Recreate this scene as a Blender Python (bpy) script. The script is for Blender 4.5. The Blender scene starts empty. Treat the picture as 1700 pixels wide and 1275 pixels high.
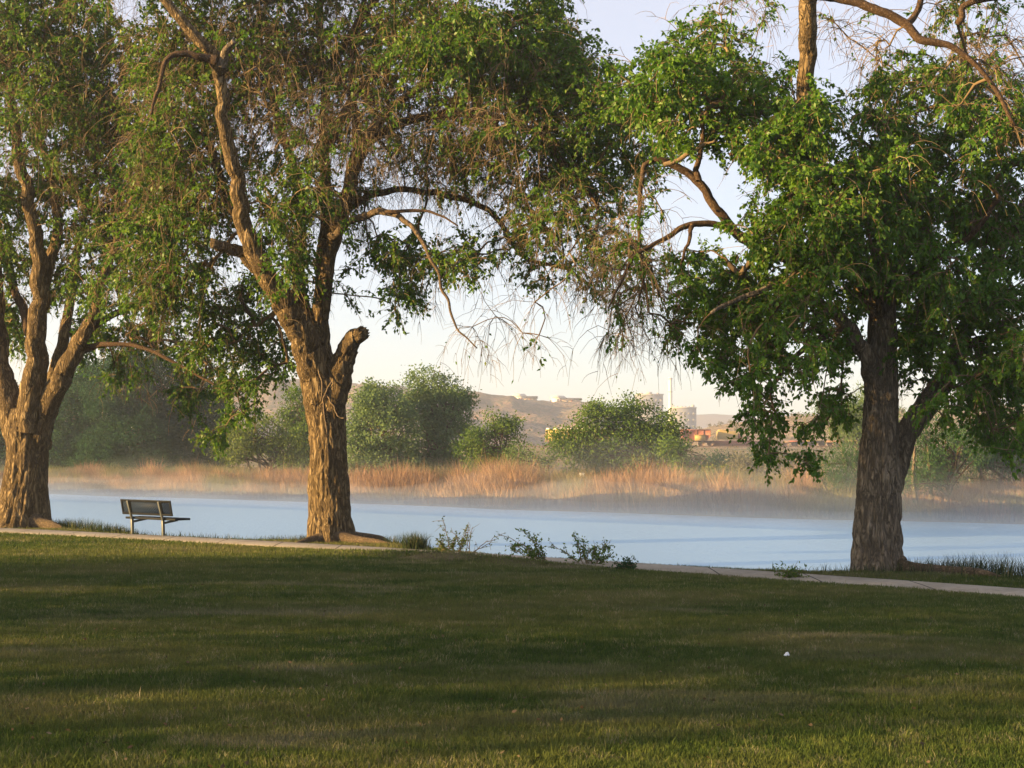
import bpy, math, random
import numpy as np
from mathutils import Vector, Matrix
R = math.radians
rng = np.random.default_rng(7)
random.seed(7)
scene = bpy.context.scene
COL = scene.collection

# ------------------------------------------------------------------ camera, world, sun, exposure
F = 2361.0            # focal length in photo pixels (photo 1700 px wide)
PITCH = R(2.5)
CAM = np.array([0.0, 0.0, 1.6])
cam_d = bpy.data.cameras.new("camera")
cam_d.sensor_width = 36.0
cam_d.lens = 36.0 * F / 1700.0
cam_d.clip_start = 0.1
cam_d.clip_end = 6000
cam = bpy.data.objects.new("camera", cam_d)
COL.objects.link(cam)
cam.location = CAM
cam.rotation_euler = (R(90) + PITCH, 0, 0)
scene.camera = cam
cam_d.dof.use_dof = True
cam_d.dof.focus_distance = 29.0
cam_d.dof.aperture_fstop = 16

SUN_EL, SUN_PHI = R(10.5), R(19)          # elevation; angle of the sun behind the picture plane, on the left
SUN_DIR = np.array([-math.cos(SUN_PHI) * math.cos(SUN_EL), -math.sin(SUN_PHI) * math.cos(SUN_EL), math.sin(SUN_EL)])
world = bpy.data.worlds.new("World")
scene.world = world
world.use_nodes = True
wn = world.node_tree.nodes
wl = world.node_tree.links
wn.clear()
sky = wn.new("ShaderNodeTexSky")
sky.sky_type = 'NISHITA'
sky.sun_disc = False
sky.sun_elevation = SUN_EL
sky.sun_rotation = math.atan2(SUN_DIR[0], SUN_DIR[1])
sky.altitude = 700
sky.air_density = 1.0
sky.dust_density = 0.4
sky.ozone_density = 1.2
bg = wn.new("ShaderNodeBackground")
bg.inputs[1].default_value = 0.075
wo = wn.new("ShaderNodeOutputWorld")
tint = wn.new("ShaderNodeMix")
tint.data_type = 'RGBA'
tint.blend_type = 'MULTIPLY'
tint.inputs[0].default_value = 1.0
tint.inputs[7].default_value = (0.74, 0.99, 1.17, 1)
wl.new(sky.outputs[0], tint.inputs[6])
veil = wn.new("ShaderNodeMix")          # thin high haze evens out the whole sky
veil.data_type = 'RGBA'
veil.inputs[0].default_value = 0.66
veil.inputs[7].default_value = (3.15, 2.88, 3.0, 1)
wl.new(tint.outputs[2], veil.inputs[6])
wl.new(veil.outputs[2], bg.inputs[0])
wl.new(bg.outputs[0], wo.inputs[0])

sun_d = bpy.data.lights.new("sun", 'SUN')
sun_d.energy = 5.0
sun_d.angle = R(0.6)
sun_d.color = (1.0, 0.66, 0.27)
sun = bpy.data.objects.new("sun", sun_d)
COL.objects.link(sun)
sun.rotation_euler = Vector(SUN_DIR).to_track_quat('Z', 'Y').to_euler()

scene.view_settings.view_transform = 'Standard'
scene.view_settings.look = 'None'
scene.view_settings.exposure = 2.03
scene.view_settings.gamma = 1.0
scene.cycles.use_denoising = True
scene.cycles.max_bounces = 6
scene.cycles.diffuse_bounces = 3
scene.cycles.glossy_bounces = 2
scene.cycles.transmission_bounces = 3
scene.cycles.volume_bounces = 5
scene.cycles.transparent_max_bounces = 6
scene.cycles.caustics_reflective = False
scene.cycles.caustics_refractive = False
scene.cycles.sample_clamp_indirect = 4.0

FWD = np.array([0, math.cos(PITCH), math.sin(PITCH)])
UP = np.array([0, -math.sin(PITCH), math.cos(PITCH)])
RIGHT = np.array([1.0, 0, 0])


def at(px, py, D):
    """photo pixel -> world point whose distance along the view is D metres"""
    return CAM + D * FWD + (px - 850) / F * D * RIGHT + (637.5 - py) / F * D * UP


# ------------------------------------------------------------------ numeric helpers
def _hash(ix, iy, iz, seed):
    h = (ix.astype(np.int64) * 374761393 + iy.astype(np.int64) * 668265263 + iz.astype(np.int64) * 2147483647 + seed * 974634777)
    h = (h ^ (h >> 13)) * 1274126177
    h = h ^ (h >> 16)
    return (h & 0xFFFFFF) / float(0xFFFFFF)


def vnoise(x, y, z=0.0, seed=0):
    x, y, z = np.broadcast_arrays(np.asarray(x, float), np.asarray(y, float), np.asarray(z, float))
    x0, y0, z0 = np.floor(x), np.floor(y), np.floor(z)
    fx, fy, fz = x - x0, y - y0, z - z0
    fx = fx * fx * (3 - 2 * fx); fy = fy * fy * (3 - 2 * fy); fz = fz * fz * (3 - 2 * fz)
    r = 0
    for dx in (0, 1):
        for dy in (0, 1):
            for dz in (0, 1):
                w = (fx if dx else 1 - fx) * (fy if dy else 1 - fy) * (fz if dz else 1 - fz)
                r = r + w * _hash(x0 + dx, y0 + dy, z0 + dz, seed)
    return r


def fbm(x, y, z=0.0, seed=0, octs=4):
    a, s, t = 0.5, 0.0, 0.0
    for i in range(octs):
        s = s + a * vnoise(np.asarray(x) * 2 ** i, np.asarray(y) * 2 ** i, np.asarray(z) * 2 ** i, seed + i)
        t += a
        a *= 0.5
    return s / t


def sstep(a, b, x):
    t = np.clip((np.asarray(x, float) - a) / (b - a), 0, 1)
    return t * t * (3 - 2 * t)


def norm(v):
    return v / np.maximum(np.linalg.norm(v, axis=-1, keepdims=True), 1e-9)


# ------------------------------------------------------------------ object helpers
def tag(o, label=None, cat=None, group=None, kind=None):
    if label: o['label'] = label
    if cat: o['category'] = cat
    if group: o['group'] = group
    if kind: o['kind'] = kind
    return o


def thing(name, loc, label, cat, group=None):
    o = bpy.data.objects.new(name, None)
    o.empty_display_size = 0.3
    COL.objects.link(o)
    o.location = loc
    return tag(o, label, cat, group)


def mesh_obj(name, V, faces, mat, parent=None, attrs=None, smooth=False):
    """V (N,3) world coordinates; faces: list of (M,k) index arrays; parented objects are stored relative to the parent"""
    V = np.asarray(V, dtype=np.float64)
    if parent is not None:
        off = np.zeros(3)
        p = parent
        while p is not None:
            off += np.array(p.location)
            p = p.parent
        V = V - off
    if not isinstance(faces, (list, tuple)):
        faces = [faces]
    faces = [np.asarray(f, dtype=np.int32) for f in faces if len(f)]
    me = bpy.data.meshes.new(name)
    nl = sum(f.size for f in faces)
    nf = sum(len(f) for f in faces)
    me.vertices.add(len(V))
    me.vertices.foreach_set("co", V.astype(np.float32).ravel())
    me.loops.add(nl)
    me.loops.foreach_set("vertex_index", np.concatenate([f.ravel() for f in faces]))
    me.polygons.add(nf)
    starts, s = [], 0
    for f in faces:
        starts.append(s + np.arange(len(f)) * f.shape[1])
        s += f.size
    me.polygons.foreach_set("loop_start", np.concatenate(starts).astype(np.int32))
    me.update(calc_edges=True)
    if smooth:
        me.polygons.foreach_set("use_smooth", np.ones(nf, bool))
    for k, a in (attrs or {}).items():
        at_ = me.attributes.new(k, 'FLOAT', 'POINT')
        at_.data.foreach_set("value", np.asarray(a, dtype=np.float32))
    me.materials.append(mat)
    o = bpy.data.objects.new(name, me)
    COL.objects.link(o)
    if parent is not None:
        o.parent = parent
    return o


def tubes(P, Rr, m=3):
    """P (n,k,3), Rr (n,k) -> V, quads"""
    n, k, _ = P.shape
    T = np.gradient(P, axis=1)
    T = norm(T)
    ref = np.where(np.abs(T[..., 2:3]) > 0.9, np.array([1.0, 0, 0]), np.array([0, 0, 1.0]))
    A = norm(np.cross(T, ref))
    B = np.cross(T, A)
    ang = np.arange(m) * 2 * np.pi / m
    V = P[:, :, None, :] + Rr[:, :, None, None] * (np.cos(ang)[None, None, :, None] * A[:, :, None, :] + np.sin(ang)[None, None, :, None] * B[:, :, None, :])
    idx = np.arange(n * k * m).reshape(n, k, m)
    a = idx[:, :-1, :]
    b = idx[:, 1:, :]
    Q = np.stack([a, np.roll(a, -1, 2), np.roll(b, -1, 2), b], -1).reshape(-1, 4)
    return V.reshape(-1, 3), Q


def leaf_quads(base, d, L, W):
    """diamond leaves"""
    n = len(base)
    rnd = norm(rng.normal(size=(n, 3)))
    s = norm(np.cross(d, rnd))
    L = L[:, None]; W = W[:, None]
    V = np.stack([base, base + 0.42 * L * d + 0.5 * W * s, base + L * d, base + 0.42 * L * d - 0.5 * W * s], 1)
    return V.reshape(-1, 3), np.arange(n * 4).reshape(n, 4)


def box(cx, cy, cz, sx, sy, sz):
    x = np.array([-1, 1, 1, -1, -1, 1, 1, -1]) * sx / 2 + cx
    y = np.array([-1, -1, 1, 1, -1, -1, 1, 1]) * sy / 2 + cy
    z = np.array([-1, -1, -1, -1, 1, 1, 1, 1]) * sz / 2 + cz
    V = np.stack([x, y, z], 1)
    Fq = np.array([[0, 3, 2, 1], [4, 5, 6, 7], [0, 1, 5, 4], [1, 2, 6, 5], [2, 3, 7, 6], [3, 0, 4, 7]])
    return V, Fq


def join(parts):
    Vs, Fs, n = [], {}, 0
    for V, Fq in parts:
        for f in (Fq if isinstance(Fq, (list, tuple)) else [Fq]):
            f = np.asarray(f)
            Fs.setdefault(f.shape[1], []).append(f + n)
        Vs.append(V)
        n += len(V)
    return np.concatenate(Vs), [np.concatenate(v) for v in Fs.values()]


def rotz(V, a, c=(0, 0, 0)):
    c = np.asarray(c, float)
    M = np.array([[math.cos(a), -math.sin(a), 0], [math.sin(a), math.cos(a), 0], [0, 0, 1]])
    return (V - c) @ M.T + c


def bevel(o, w, seg=2):
    m = o.modifiers.new("bevel", 'BEVEL')
    m.width = w
    m.segments = seg
    m.limit_method = 'ANGLE'
    return o


# ------------------------------------------------------------------ materials
class NT:
    def __init__(s, name):
        s.mat = bpy.data.materials.new(name)
        s.mat.use_nodes = True
        s.t = s.mat.node_tree
        s.n = s.t.nodes
        s.n.clear()
        s.out = s.n.new("ShaderNodeOutputMaterial")

    def link(s, a, b):
        s.t.links.new(a, b)

    def node(s, typ, ins=None, **kw):
        nd = s.n.new("ShaderNode" + typ)
        for k, v in kw.items():
            setattr(nd, k, v)
        for k, v in (ins or {}).items():
            if hasattr(v, 'is_output') or isinstance(v, bpy.types.NodeSocket):
                s.link(v, nd.inputs[k])
            else:
                nd.inputs[k].default_value = v
        return nd

    def pos(s, scale=(1, 1, 1)):
        g = s.node("NewGeometry")
        m = s.node("Mapping", {0: g.outputs["Position"], 3: scale})
        return m.outputs[0]

    def noise(s, vec, sc, det=4, rough=0.55, dist=0.0):
        return s.node("TexNoise", {"Vector": vec, "Scale": sc, "Detail": det, "Roughness": rough, "Distortion": dist}).outputs[0]

    def ramp(s, fac, stops):
        nd = s.n.new("ShaderNodeValToRGB")
        e = nd.color_ramp.elements
        while len(e) > 1:
            e.remove(e[-1])
        e[0].position = stops[0][0]
        e[0].color = (*stops[0][1], 1)
        for p, c in stops[1:]:
            x = e.new(p)
            x.color = (*c, 1)
        s.link(fac, nd.inputs[0])
        return nd.outputs[0]

    def mix(s, fac, a, b, mode='MIX'):
        nd = s.n.new("ShaderNodeMix")
        nd.data_type = 'RGBA'
        nd.blend_type = mode
        for i, v in ((0, fac), (6, a), (7, b)):
            if isinstance(v, bpy.types.NodeSocket):
                s.link(v, nd.inputs[i])
            else:
                nd.inputs[i].default_value = v if i == 0 else (*v, 1)
        return nd.outputs[2]

    def attr(s, name):
        return s.node("Attribute", attribute_name=name).outputs["Fac"]

    def math(s, op, a, b=0.0):
        nd = s.n.new("ShaderNodeMath")
        nd.operation = op
        for i, v in ((0, a), (1, b)):
            if isinstance(v, bpy.types.NodeSocket):
                s.link(v, nd.inputs[i])
            else:
                nd.inputs[i].default_value = v
        return nd.outputs[0]

    def bump(s, h, strength, dist):
        return s.node("Bump", {"Height": h, "Strength": strength, "Distance": dist}).outputs[0]

    def finish(s, color, rough=0.8, normal=None, spec=0.3, metal=0.0, surface=None):
        if surface is None:
            b = s.n.new("ShaderNodeBsdfPrincipled")
            if isinstance(color, bpy.types.NodeSocket):
                s.link(color, b.inputs["Base Color"])
            else:
                b.inputs["Base Color"].default_value = (*color, 1)
            b.inputs["Roughness"].default_value = rough
            b.inputs["Specular IOR Level"].default_value = spec
            b.inputs["Metallic"].default_value = metal
            if normal is not None:
                s.link(normal, b.inputs["Normal"])
            surface = b.outputs[0]
        s.link(surface, s.out.inputs[0])
        return s.mat


def leaf_mat(name, stops, trans=0.42, patch=None, gloss=0.015):
    t = NT(name)
    c = t.ramp(t.attr("rnd"), stops)
    n = t.noise(t.pos(), 0.5, 2)
    c = t.mix(t.math('MULTIPLY', n, 0.5), c, patch or stops[0][1])
    d = t.node("BsdfDiffuse", {"Color": c})
    g = t.node("BsdfGlossy", {"Color": (0.9, 0.9, 0.9, 1), "Roughness": 0.45})
    tr = t.node("BsdfTranslucent", {"Color": t.mix(1.0, c, (1.15, 1.25, 0.5), 'MULTIPLY')})
    m1 = t.node("MixShader", {0: trans, 1: d.outputs[0], 2: tr.outputs[0]})
    m2 = t.node("MixShader", {0: gloss, 1: m1.outputs[0], 2: g.outputs[0]})
    return t.finish(None, surface=m2.outputs[0])


def bark_mat(name, c1, c2, c3, zs=0.26, sc=15, dist=0.07):
    t = NT(name)
    p = t.pos((1, 1, zs))
    n = t.noise(p, sc * 0.55, 4, 0.6, 0.8)
    n2 = t.noise(p, sc * 0.3, 2, 0.5, 1.2)
    rg = t.math('SUBTRACT', 1.0, t.math('MULTIPLY', t.math('ABSOLUTE', t.math('SUBTRACT', n, 0.5)), 5.0))
    rg2 = t.math('SUBTRACT', 1.0, t.math('MULTIPLY', t.math('ABSOLUTE', t.math('SUBTRACT', n2, 0.5)), 6.0))
    big = t.noise(t.pos(), 2.3, 3)
    h = t.math('SUBTRACT', 1.0, t.math('MAXIMUM', rg, t.math('MULTIPLY', rg2, 0.9)))
    c = t.ramp(h, [(0.08, c1), (0.4, c2), (0.8, c3)])
    c = t.mix(t.math('MULTIPLY', big, 0.5), c, c2)
    return t.finish(c, 0.9, t.bump(h, 0.9, dist), 0.15)


M_bark = bark_mat("furrowed_bark", (0.035, 0.023, 0.012), (0.18, 0.128, 0.068), (0.36, 0.27, 0.155))
M_bark_grey = bark_mat("grey_bark", (0.06, 0.05, 0.038), (0.24, 0.188, 0.135), (0.42, 0.345, 0.255))
M_limb = bark_mat("limb_bark", (0.03, 0.018, 0.011), (0.10, 0.065, 0.04), (0.19, 0.13, 0.08), 0.6, 40, 0.012)
M_deadwood = bark_mat("bleached_wood", (0.12, 0.085, 0.05), (0.22, 0.16, 0.10), (0.32, 0.25, 0.17), 0.5, 30, 0.01)
M_root = bark_mat("root_bark", (0.05, 0.036, 0.024), (0.13, 0.095, 0.06), (0.21, 0.155, 0.10), 1.0, 22, 0.01)

t = NT("twig_bark")
M_twig = t.finish(t.ramp(t.attr("rnd"), [(0, (0.055, 0.038, 0.024)), (0.5, (0.14, 0.10, 0.058)), (1, (0.29, 0.215, 0.13))]), 0.85, None, 0.1)

M_leaf = leaf_mat("elm_leaf", [(0, (0.03, 0.09, 0.012)), (0.5, (0.09, 0.175, 0.02)), (0.85, (0.165, 0.25, 0.028)), (1, (0.24, 0.27, 0.04))])
M_leaf_r = leaf_mat("cottonwood_leaf", [(0, (0.035, 0.10, 0.010)), (0.5, (0.09, 0.19, 0.018)), (0.9, (0.16, 0.27, 0.028)), (1, (0.22, 0.28, 0.04))])

FARC = {
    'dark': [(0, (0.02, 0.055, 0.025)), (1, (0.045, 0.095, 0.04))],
    'olive': [(0, (0.07, 0.10, 0.025)), (0.6, (0.12, 0.16, 0.04)), (1, (0.17, 0.20, 0.06))],
    'willow': [(0, (0.07, 0.12, 0.045)), (0.6, (0.14, 0.20, 0.08)), (1, (0.21, 0.27, 0.12))],
    'green': [(0, (0.045, 0.095, 0.02)), (0.6, (0.11, 0.17, 0.035)), (1, (0.18, 0.23, 0.05))],
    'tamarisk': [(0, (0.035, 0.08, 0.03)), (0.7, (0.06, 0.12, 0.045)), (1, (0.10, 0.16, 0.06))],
    'sage': [(0, (0.09, 0.09, 0.065)), (0.6, (0.17, 0.16, 0.11)), (1, (0.24, 0.21, 0.14))],
}
MF = {k: leaf_mat("foliage_" + k, v, 0.25, None, 0.0) for k, v in FARC.items()}

# ------------------------------------------------------------------ ground shape
WATER = -1.4
edge_px = [(0, 886), (100, 889), (200, 893), (300, 896.5), (400, 904), (500, 909), (600, 916), (700, 924), (830, 933), (980, 943), (1300, 964), (1500, 976), (1700, 988)]
ex, ey = [], []
for px_, py_ in edge_px:
    D_ = 2.2 / ((py_ - 637.5) / F - math.tan(PITCH))
    ex.append((px_ - 850) / F * D_)
    ey.append(D_)
ex, ey = np.array(ex), np.array(ey)
cf = np.polyfit(ex, ey, 2)


def Ypath(x):
    x = np.asarray(x, float)
    xc = np.clip(x, -16, 9)
    return np.polyval(cf, xc) + (x - xc) * (2 * cf[0] * xc + cf[1])


fx_ = np.array([-120, -60, -29, -11.5, 0, 10, 20, 40, 80.])
fy_ = np.array([150, 110, 89, 77, 67.7, 60, 55, 44, 20.])


def Yfar(x):
    return np.interp(x, fx_, fy_) + 1.2 * (vnoise(np.asarray(x) * 0.25, 3.3) - 0.5)


def crest(x):
    x = np.asarray(x, float)
    return 1.75 + 2.0 * np.exp(-((x + 3.6) / 1.9) ** 2) + 2.8 * np.exp(-((x - 8.0) / 2.6) ** 2) + 2.8 * np.exp(-((x + 14) / 2.6) ** 2)


def G(x, y):
    x = np.asarray(x, float); y = np.asarray(y, float)
    yp = Ypath(x)
    q = y - yp
    t = np.clip(y / np.maximum(yp, 3), 0, 1)
    z = -0.6 * (t ** 1.15)
    z = np.where(q > 0, -0.6, z)
    z = z + 0.035 * (vnoise(x * 0.35, y * 0.35, 0, 11) - 0.5) * sstep(0, -3, q) * sstep(0, 6, y)
    z = z + 0.15 * np.exp(-((x + 1.2) / 2.3) ** 2) * np.exp(-((q + 0.75) / 0.42) ** 2)
    c = crest(x) + 0.35 * (vnoise(x * 0.9, 0.3, 0, 5) - 0.5)
    z = z - 1.9 * sstep(0, 3.2, q - c) - 0.10 * sstep(-0.6, 1.0, q - c)
    return z


def zfar(x, y):
    x = np.asarray(x, float); y = np.asarray(y, float)
    q = y - Yfar(x)
    z = -2.6 + 1.25 * sstep(-3, 0.3, q) + 0.45 * sstep(0, 3, q) + 0.5 * sstep(3, 25, q) + 1.2 * sstep(25, 170, q) + 0.35 * sstep(150, 185, q)
    z = z + (vnoise(x * 0.2, y * 0.2, 0, 9) - 0.5) * 0.4 * sstep(1, 6, q)
    return z


def zfar1(x, y):
    return float(zfar(np.array([x]), np.array([y]))[0])


def grid(xs, ys, zf, warp=None):
    X, Y = np.meshgrid(xs, ys)
    if warp is not None:
        X, Y = warp(X, Y)
    Z = zf(X, Y)
    V = np.stack([X, Y, Z], -1).reshape(-1, 3)
    ny, nx = X.shape
    i = np.arange(nx * ny).reshape(ny, nx)
    Q = np.stack([i[:-1, :-1], i[:-1, 1:], i[1:, 1:], i[1:, :-1]], -1).reshape(-1, 4)
    return V, Q


# lawn ground material: soil / thatch under the blades
def lawn_color(t, dark=1.0):
    p = t.pos((0.55, 1.0, 1.0))
    n1 = t.noise(p, 0.42, 4, 0.6, 0.4)
    n2 = t.noise(t.pos(), 2.6, 4, 0.65)
    n3 = t.noise(t.pos((0.4, 1, 1)), 0.8, 3, 0.6, 0.5)
    c = t.ramp(n1, [(0.34, (0.028, 0.054, 0.018)), (0.45, (0.060, 0.088, 0.025)), (0.53, (0.115, 0.12, 0.038)), (0.64, (0.20, 0.165, 0.078))])
    c = t.mix(t.ramp(n2, [(0.5, (0, 0, 0)), (0.7, (1, 1, 1))]), c, (0.14, 0.15, 0.05))
    c = t.mix(t.ramp(n3, [(0.56, (0, 0, 0)), (0.68, (1, 1, 1))]), c, (0.24, 0.20, 0.13))
    return c


t = NT("lawn_soil")
c = t.mix(0.5, lawn_color(t), (0.07, 0.06, 0.03))
c = t.mix(1.0, c, t.ramp(t.noise(t.pos(), 30, 3), [(0.3, (0.4, 0.4, 0.4)), (0.7, (1.0, 1.0, 1.0))]), 'MULTIPLY')
M_lawn = t.finish(c, 0.95, t.bump(t.noise(t.pos(), 45, 3), 0.6, 0.03), 0.1)

t = NT("grass_blade")
c = lawn_color(t)
c = t.mix(0.5, c, t.ramp(t.attr("rnd"), [(0, (0.016, 0.036, 0.010)), (0.5, (0.06, 0.105, 0.022)), (0.78, (0.12, 0.15, 0.036)), (0.9, (0.22, 0.20, 0.10)), (1, (0.42, 0.36, 0.26))]))
d = t.node("BsdfDiffuse", {"Color": c})
tr = t.node("BsdfTranslucent", {"Color": c})
M_grass = t.finish(None, surface=t.node("MixShader", {0: 0.3, 1: d.outputs[0], 2: tr.outputs[0]}).outputs[0])

t = NT("shore_grass_blade")
c = t.ramp(t.attr("rnd"), [(0, (0.018, 0.032, 0.016)), (0.6, (0.04, 0.06, 0.025)), (0.9, (0.10, 0.10, 0.045)), (1, (0.2, 0.17, 0.09))])
d = t.node("BsdfDiffuse", {"Color": c})
M_shore = t.finish(None, surface=d.outputs[0])

t = NT("concrete_path")
n = t.noise(t.pos(), 9, 5)
sp = t.noise(t.pos(), 90, 2)
c = t.ramp(n, [(0.3, (0.30, 0.26, 0.20)), (0.7, (0.42, 0.37, 0.30))])
c = t.mix(t.math('MULTIPLY', sp, 0.35), c, (0.22, 0.19, 0.15))
sx = t.node("SeparateXYZ", {0: t.pos()}).outputs[0]
jt = t.math('LESS_THAN', t.math('FRACT', t.math('DIVIDE', t.math('ADD', sx, 60.3), 1.45)), 0.022)
st_ = t.noise(t.pos(), 1.1, 4, 0.7)
c = t.mix(t.ramp(st_, [(0.45, (0, 0, 0)), (0.7, (0.6, 0.6, 0.6))]), c, (0.16, 0.13, 0.10))
c = t.mix(jt, c, (0.06, 0.05, 0.04))
M_path = t.finish(c, 0.9, t.bump(sp, 0.3, 0.003), 0.2)

t = NT("lake_water")
n1 = t.noise(t.pos((1.0, 1.9, 1)), 2.2, 4, 0.6, 0.3)
n2 = t.noise(t.pos((1.0, 1.6, 1)), 9.0, 3, 0.6)
h = t.math('ADD', t.math('MULTIPLY', n1, 0.6), t.math('MULTIPLY', n2, 0.25))
bw = t.bump(h, 1.0, 0.35)
gw = t.node("BsdfGlossy", {"Color": (0.47, 0.62, 0.72, 1), "Roughness": 0.38, "Normal": bw})
dw = t.node("BsdfDiffuse", {"Color": (0.10, 0.19, 0.30, 1)})
M_water = t.finish(None, surface=t.node("MixShader", {0: 0.99, 1: dw.outputs[0], 2: gw.outputs[0]}).outputs[0])

t = NT("far_bank_soil")
n = t.noise(t.pos(), 0.06, 5, 0.6)
n2 = t.noise(t.pos(), 1.3, 4, 0.7)
c = t.ramp(n, [(0.35, (0.10, 0.11, 0.05)), (0.5, (0.19, 0.15, 0.08)), (0.65, (0.28, 0.20, 0.13))])
c = t.mix(t.math('MULTIPLY', n2, 0.5), c, (0.12, 0.10, 0.055))
M_farbank = t.finish(c, 0.95, t.bump(n2, 1.0, 0.4), 0.1)

t = NT("desert_hill")
n = t.noise(t.pos((1, 1, 2.5)), 0.02, 6, 0.6, 0.5)
n2 = t.noise(t.pos(), 0.45, 5, 0.7)
c = t.ramp(n, [(0.36, (0.16, 0.105, 0.08)), (0.5, (0.22, 0.14, 0.105)), (0.64, (0.31, 0.20, 0.15))])
c = t.mix(t.ramp(n2, [(0.44, (0, 0, 0)), (0.53, (1, 1, 1))]), c, (0.075, 0.075, 0.055))
M_hill = t.finish(c, 0.95, t.bump(n2, 1.0, 1.5), 0.1)

t = NT("sagebrush_hill_soil")
n2 = t.noise(t.pos(), 0.8, 5, 0.7)
c = t.ramp(n2, [(0.4, (0.15, 0.125, 0.085)), (0.6, (0.34, 0.25, 0.17))])
M_sagehill = t.finish(c, 0.95, t.bump(n2, 1.0, 0.6), 0.1)
M_ridge = NT("distant_ridge_rock")
M_ridge = M_ridge.finish((0.16, 0.13, 0.12), 0.95, None, 0.1)


def plain(name, col, rough=0.6, metal=0.0, spec=0.3, var=0.25, sc=6.0, bump=0.0):
    t = NT(name)
    n = t.noise(t.pos(), sc, 4, 0.6)
    c = t.mix(t.math('MULTIPLY', n, var * 2), col, tuple(v * 0.55 for v in col))
    return t.finish(c, rough, t.bump(n, bump, 0.01) if bump else None, spec, metal)


# ------------------------------------------------------------------ setting: lawn, path, water, far bank, hills
ys = np.concatenate([np.arange(-60, 4, 2.0), np.arange(4, 46, 0.25), np.arange(46, 60, 2.0)])
xs = np.concatenate([np.arange(-70, -18, 2.0), np.arange(-18, 12, 0.25), np.arange(12, 45, 1.5)])


def warp_lawn(X, Y):
    return X, np.where(X < -18, Y, Y)


V, Q = grid(xs, ys, lambda x, y: np.where(y > 46, -2.6, np.maximum(G(x, y), -2.6)))
tag(mesh_obj("lawn", V, Q, M_lawn, smooth=True), "shaded green lawn with dry patches sloping to the lake path", "lawn", kind="structure")

# path: a slab 1.4 m deep (along y), 3 cm proud
xs_p = np.concatenate([np.arange(-60, -18, 2.0), np.arange(-18, 12, 0.2), np.arange(12, 40, 1.5)])
prof = [(0.0, -0.08), (0.0, 0.022), (0.03, 0.03), (0.7, 0.034), (1.37, 0.03), (1.4, 0.022), (1.4, -0.08)]
PV = []
wob = 0.05 * (vnoise(xs_p * 1.3, 0, 0, 3) - 0.5)
for q_, h_ in prof:
    y_ = Ypath(xs_p) + q_ + wob * (1 if q_ < 0.1 or q_ > 1.3 else 0)
    PV.append(np.stack([xs_p, y_, -0.6 + h_ + 0 * xs_p], 1))
PV = np.array(PV)
i = np.arange(PV.shape[0] * PV.shape[1]).reshape(PV.shape[:2])
Q = np.stack([i[:-1, :-1], i[1:, :-1], i[1:, 1:], i[:-1, 1:]], -1).reshape(-1, 4)
tag(mesh_obj("path", PV.reshape(-1, 3), Q, M_path), "narrow pale concrete footpath along the lake edge", "path", kind="structure")

V, Q = grid(np.array([-260, -120, -60, 0, 60, 120, 260.]), np.array([-40, 20, 60, 120, 220.]), lambda x, y: x * 0 + WATER)
tag(mesh_obj("water", V, Q, M_water), "calm pale blue lake water between the two banks", "water", kind="structure")

ua = np.concatenate([np.linspace(-400, -60, 40), np.linspace(-60, 50, 180), np.linspace(50, 400, 40)])
ub = np.concatenate([np.arange(-4, 8, 0.5), np.arange(8, 40, 2), np.arange(40, 300, 8), np.linspace(300, 2600, 20)])


def warp_far(X, Y):
    return X * (1 + np.maximum(Y, 0) / 500.0), Y + np.interp(X, fx_, fy_)


V, Q = grid(ua, ub, lambda x, y: zfar(x, y) , warp_far)
tag(mesh_obj("far_bank", V, Q, M_farbank, smooth=True), "dry brushy far shore of the lake", "bank", kind="structure")


def hill_mesh(name, ridge, D0, D1, D2, gully, seed, mat, label, nx=260, ny=70, gs=0.03):
    """ridge: list of (photo px, photo py) at distance D1; foot at D0, back foot at D2"""
    rp = np.array(ridge, float)
    px = np.linspace(rp[0, 0], rp[-1, 0], nx)
    v = np.linspace(0, 1, ny)
    PX, Vv = np.meshgrid(px, v)
    D = np.where(Vv < 0.6, D0 + (D1 - D0) * Vv / 0.6, D1 + (D2 - D1) * (Vv - 0.6) / 0.4)
    X = (PX - 850) / F * D
    Hr = 1.6 + D1 * (math.tan(PITCH) + (637.5 - np.interp(PX, rp[:, 0], rp[:, 1])) / F)
    S = np.where(Vv < 0.6, sstep(0, 0.6, Vv), 1 - sstep(0.6, 1.0, Vv))
    g = fbm(X * gs, D * gs * 0.45, 0, seed, 5)
    g = np.abs(g - 0.5) * 2
    Z = -2.0 + (Hr + 2.0) * S * (1 - gully * (0.35 - g) * np.sin(np.pi * np.clip(S, 0, 1)) * 1.5) + (fbm(X * 0.12, D * 0.12, 0, seed + 7, 3) - 0.5) * gully * 4 * S
    V = np.stack([X, D, Z], -1).reshape(-1, 3)
    i = np.arange(nx * ny).reshape(ny, nx)
    Q = np.stack([i[:-1, :-1], i[:-1, 1:], i[1:, 1:], i[1:, :-1]], -1).reshape(-1, 4)
    o = mesh_obj(name, V, Q, mat, smooth=True)
    tag(o, label, "hill", kind="structure")
    return V.reshape(ny, nx, 3)


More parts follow.
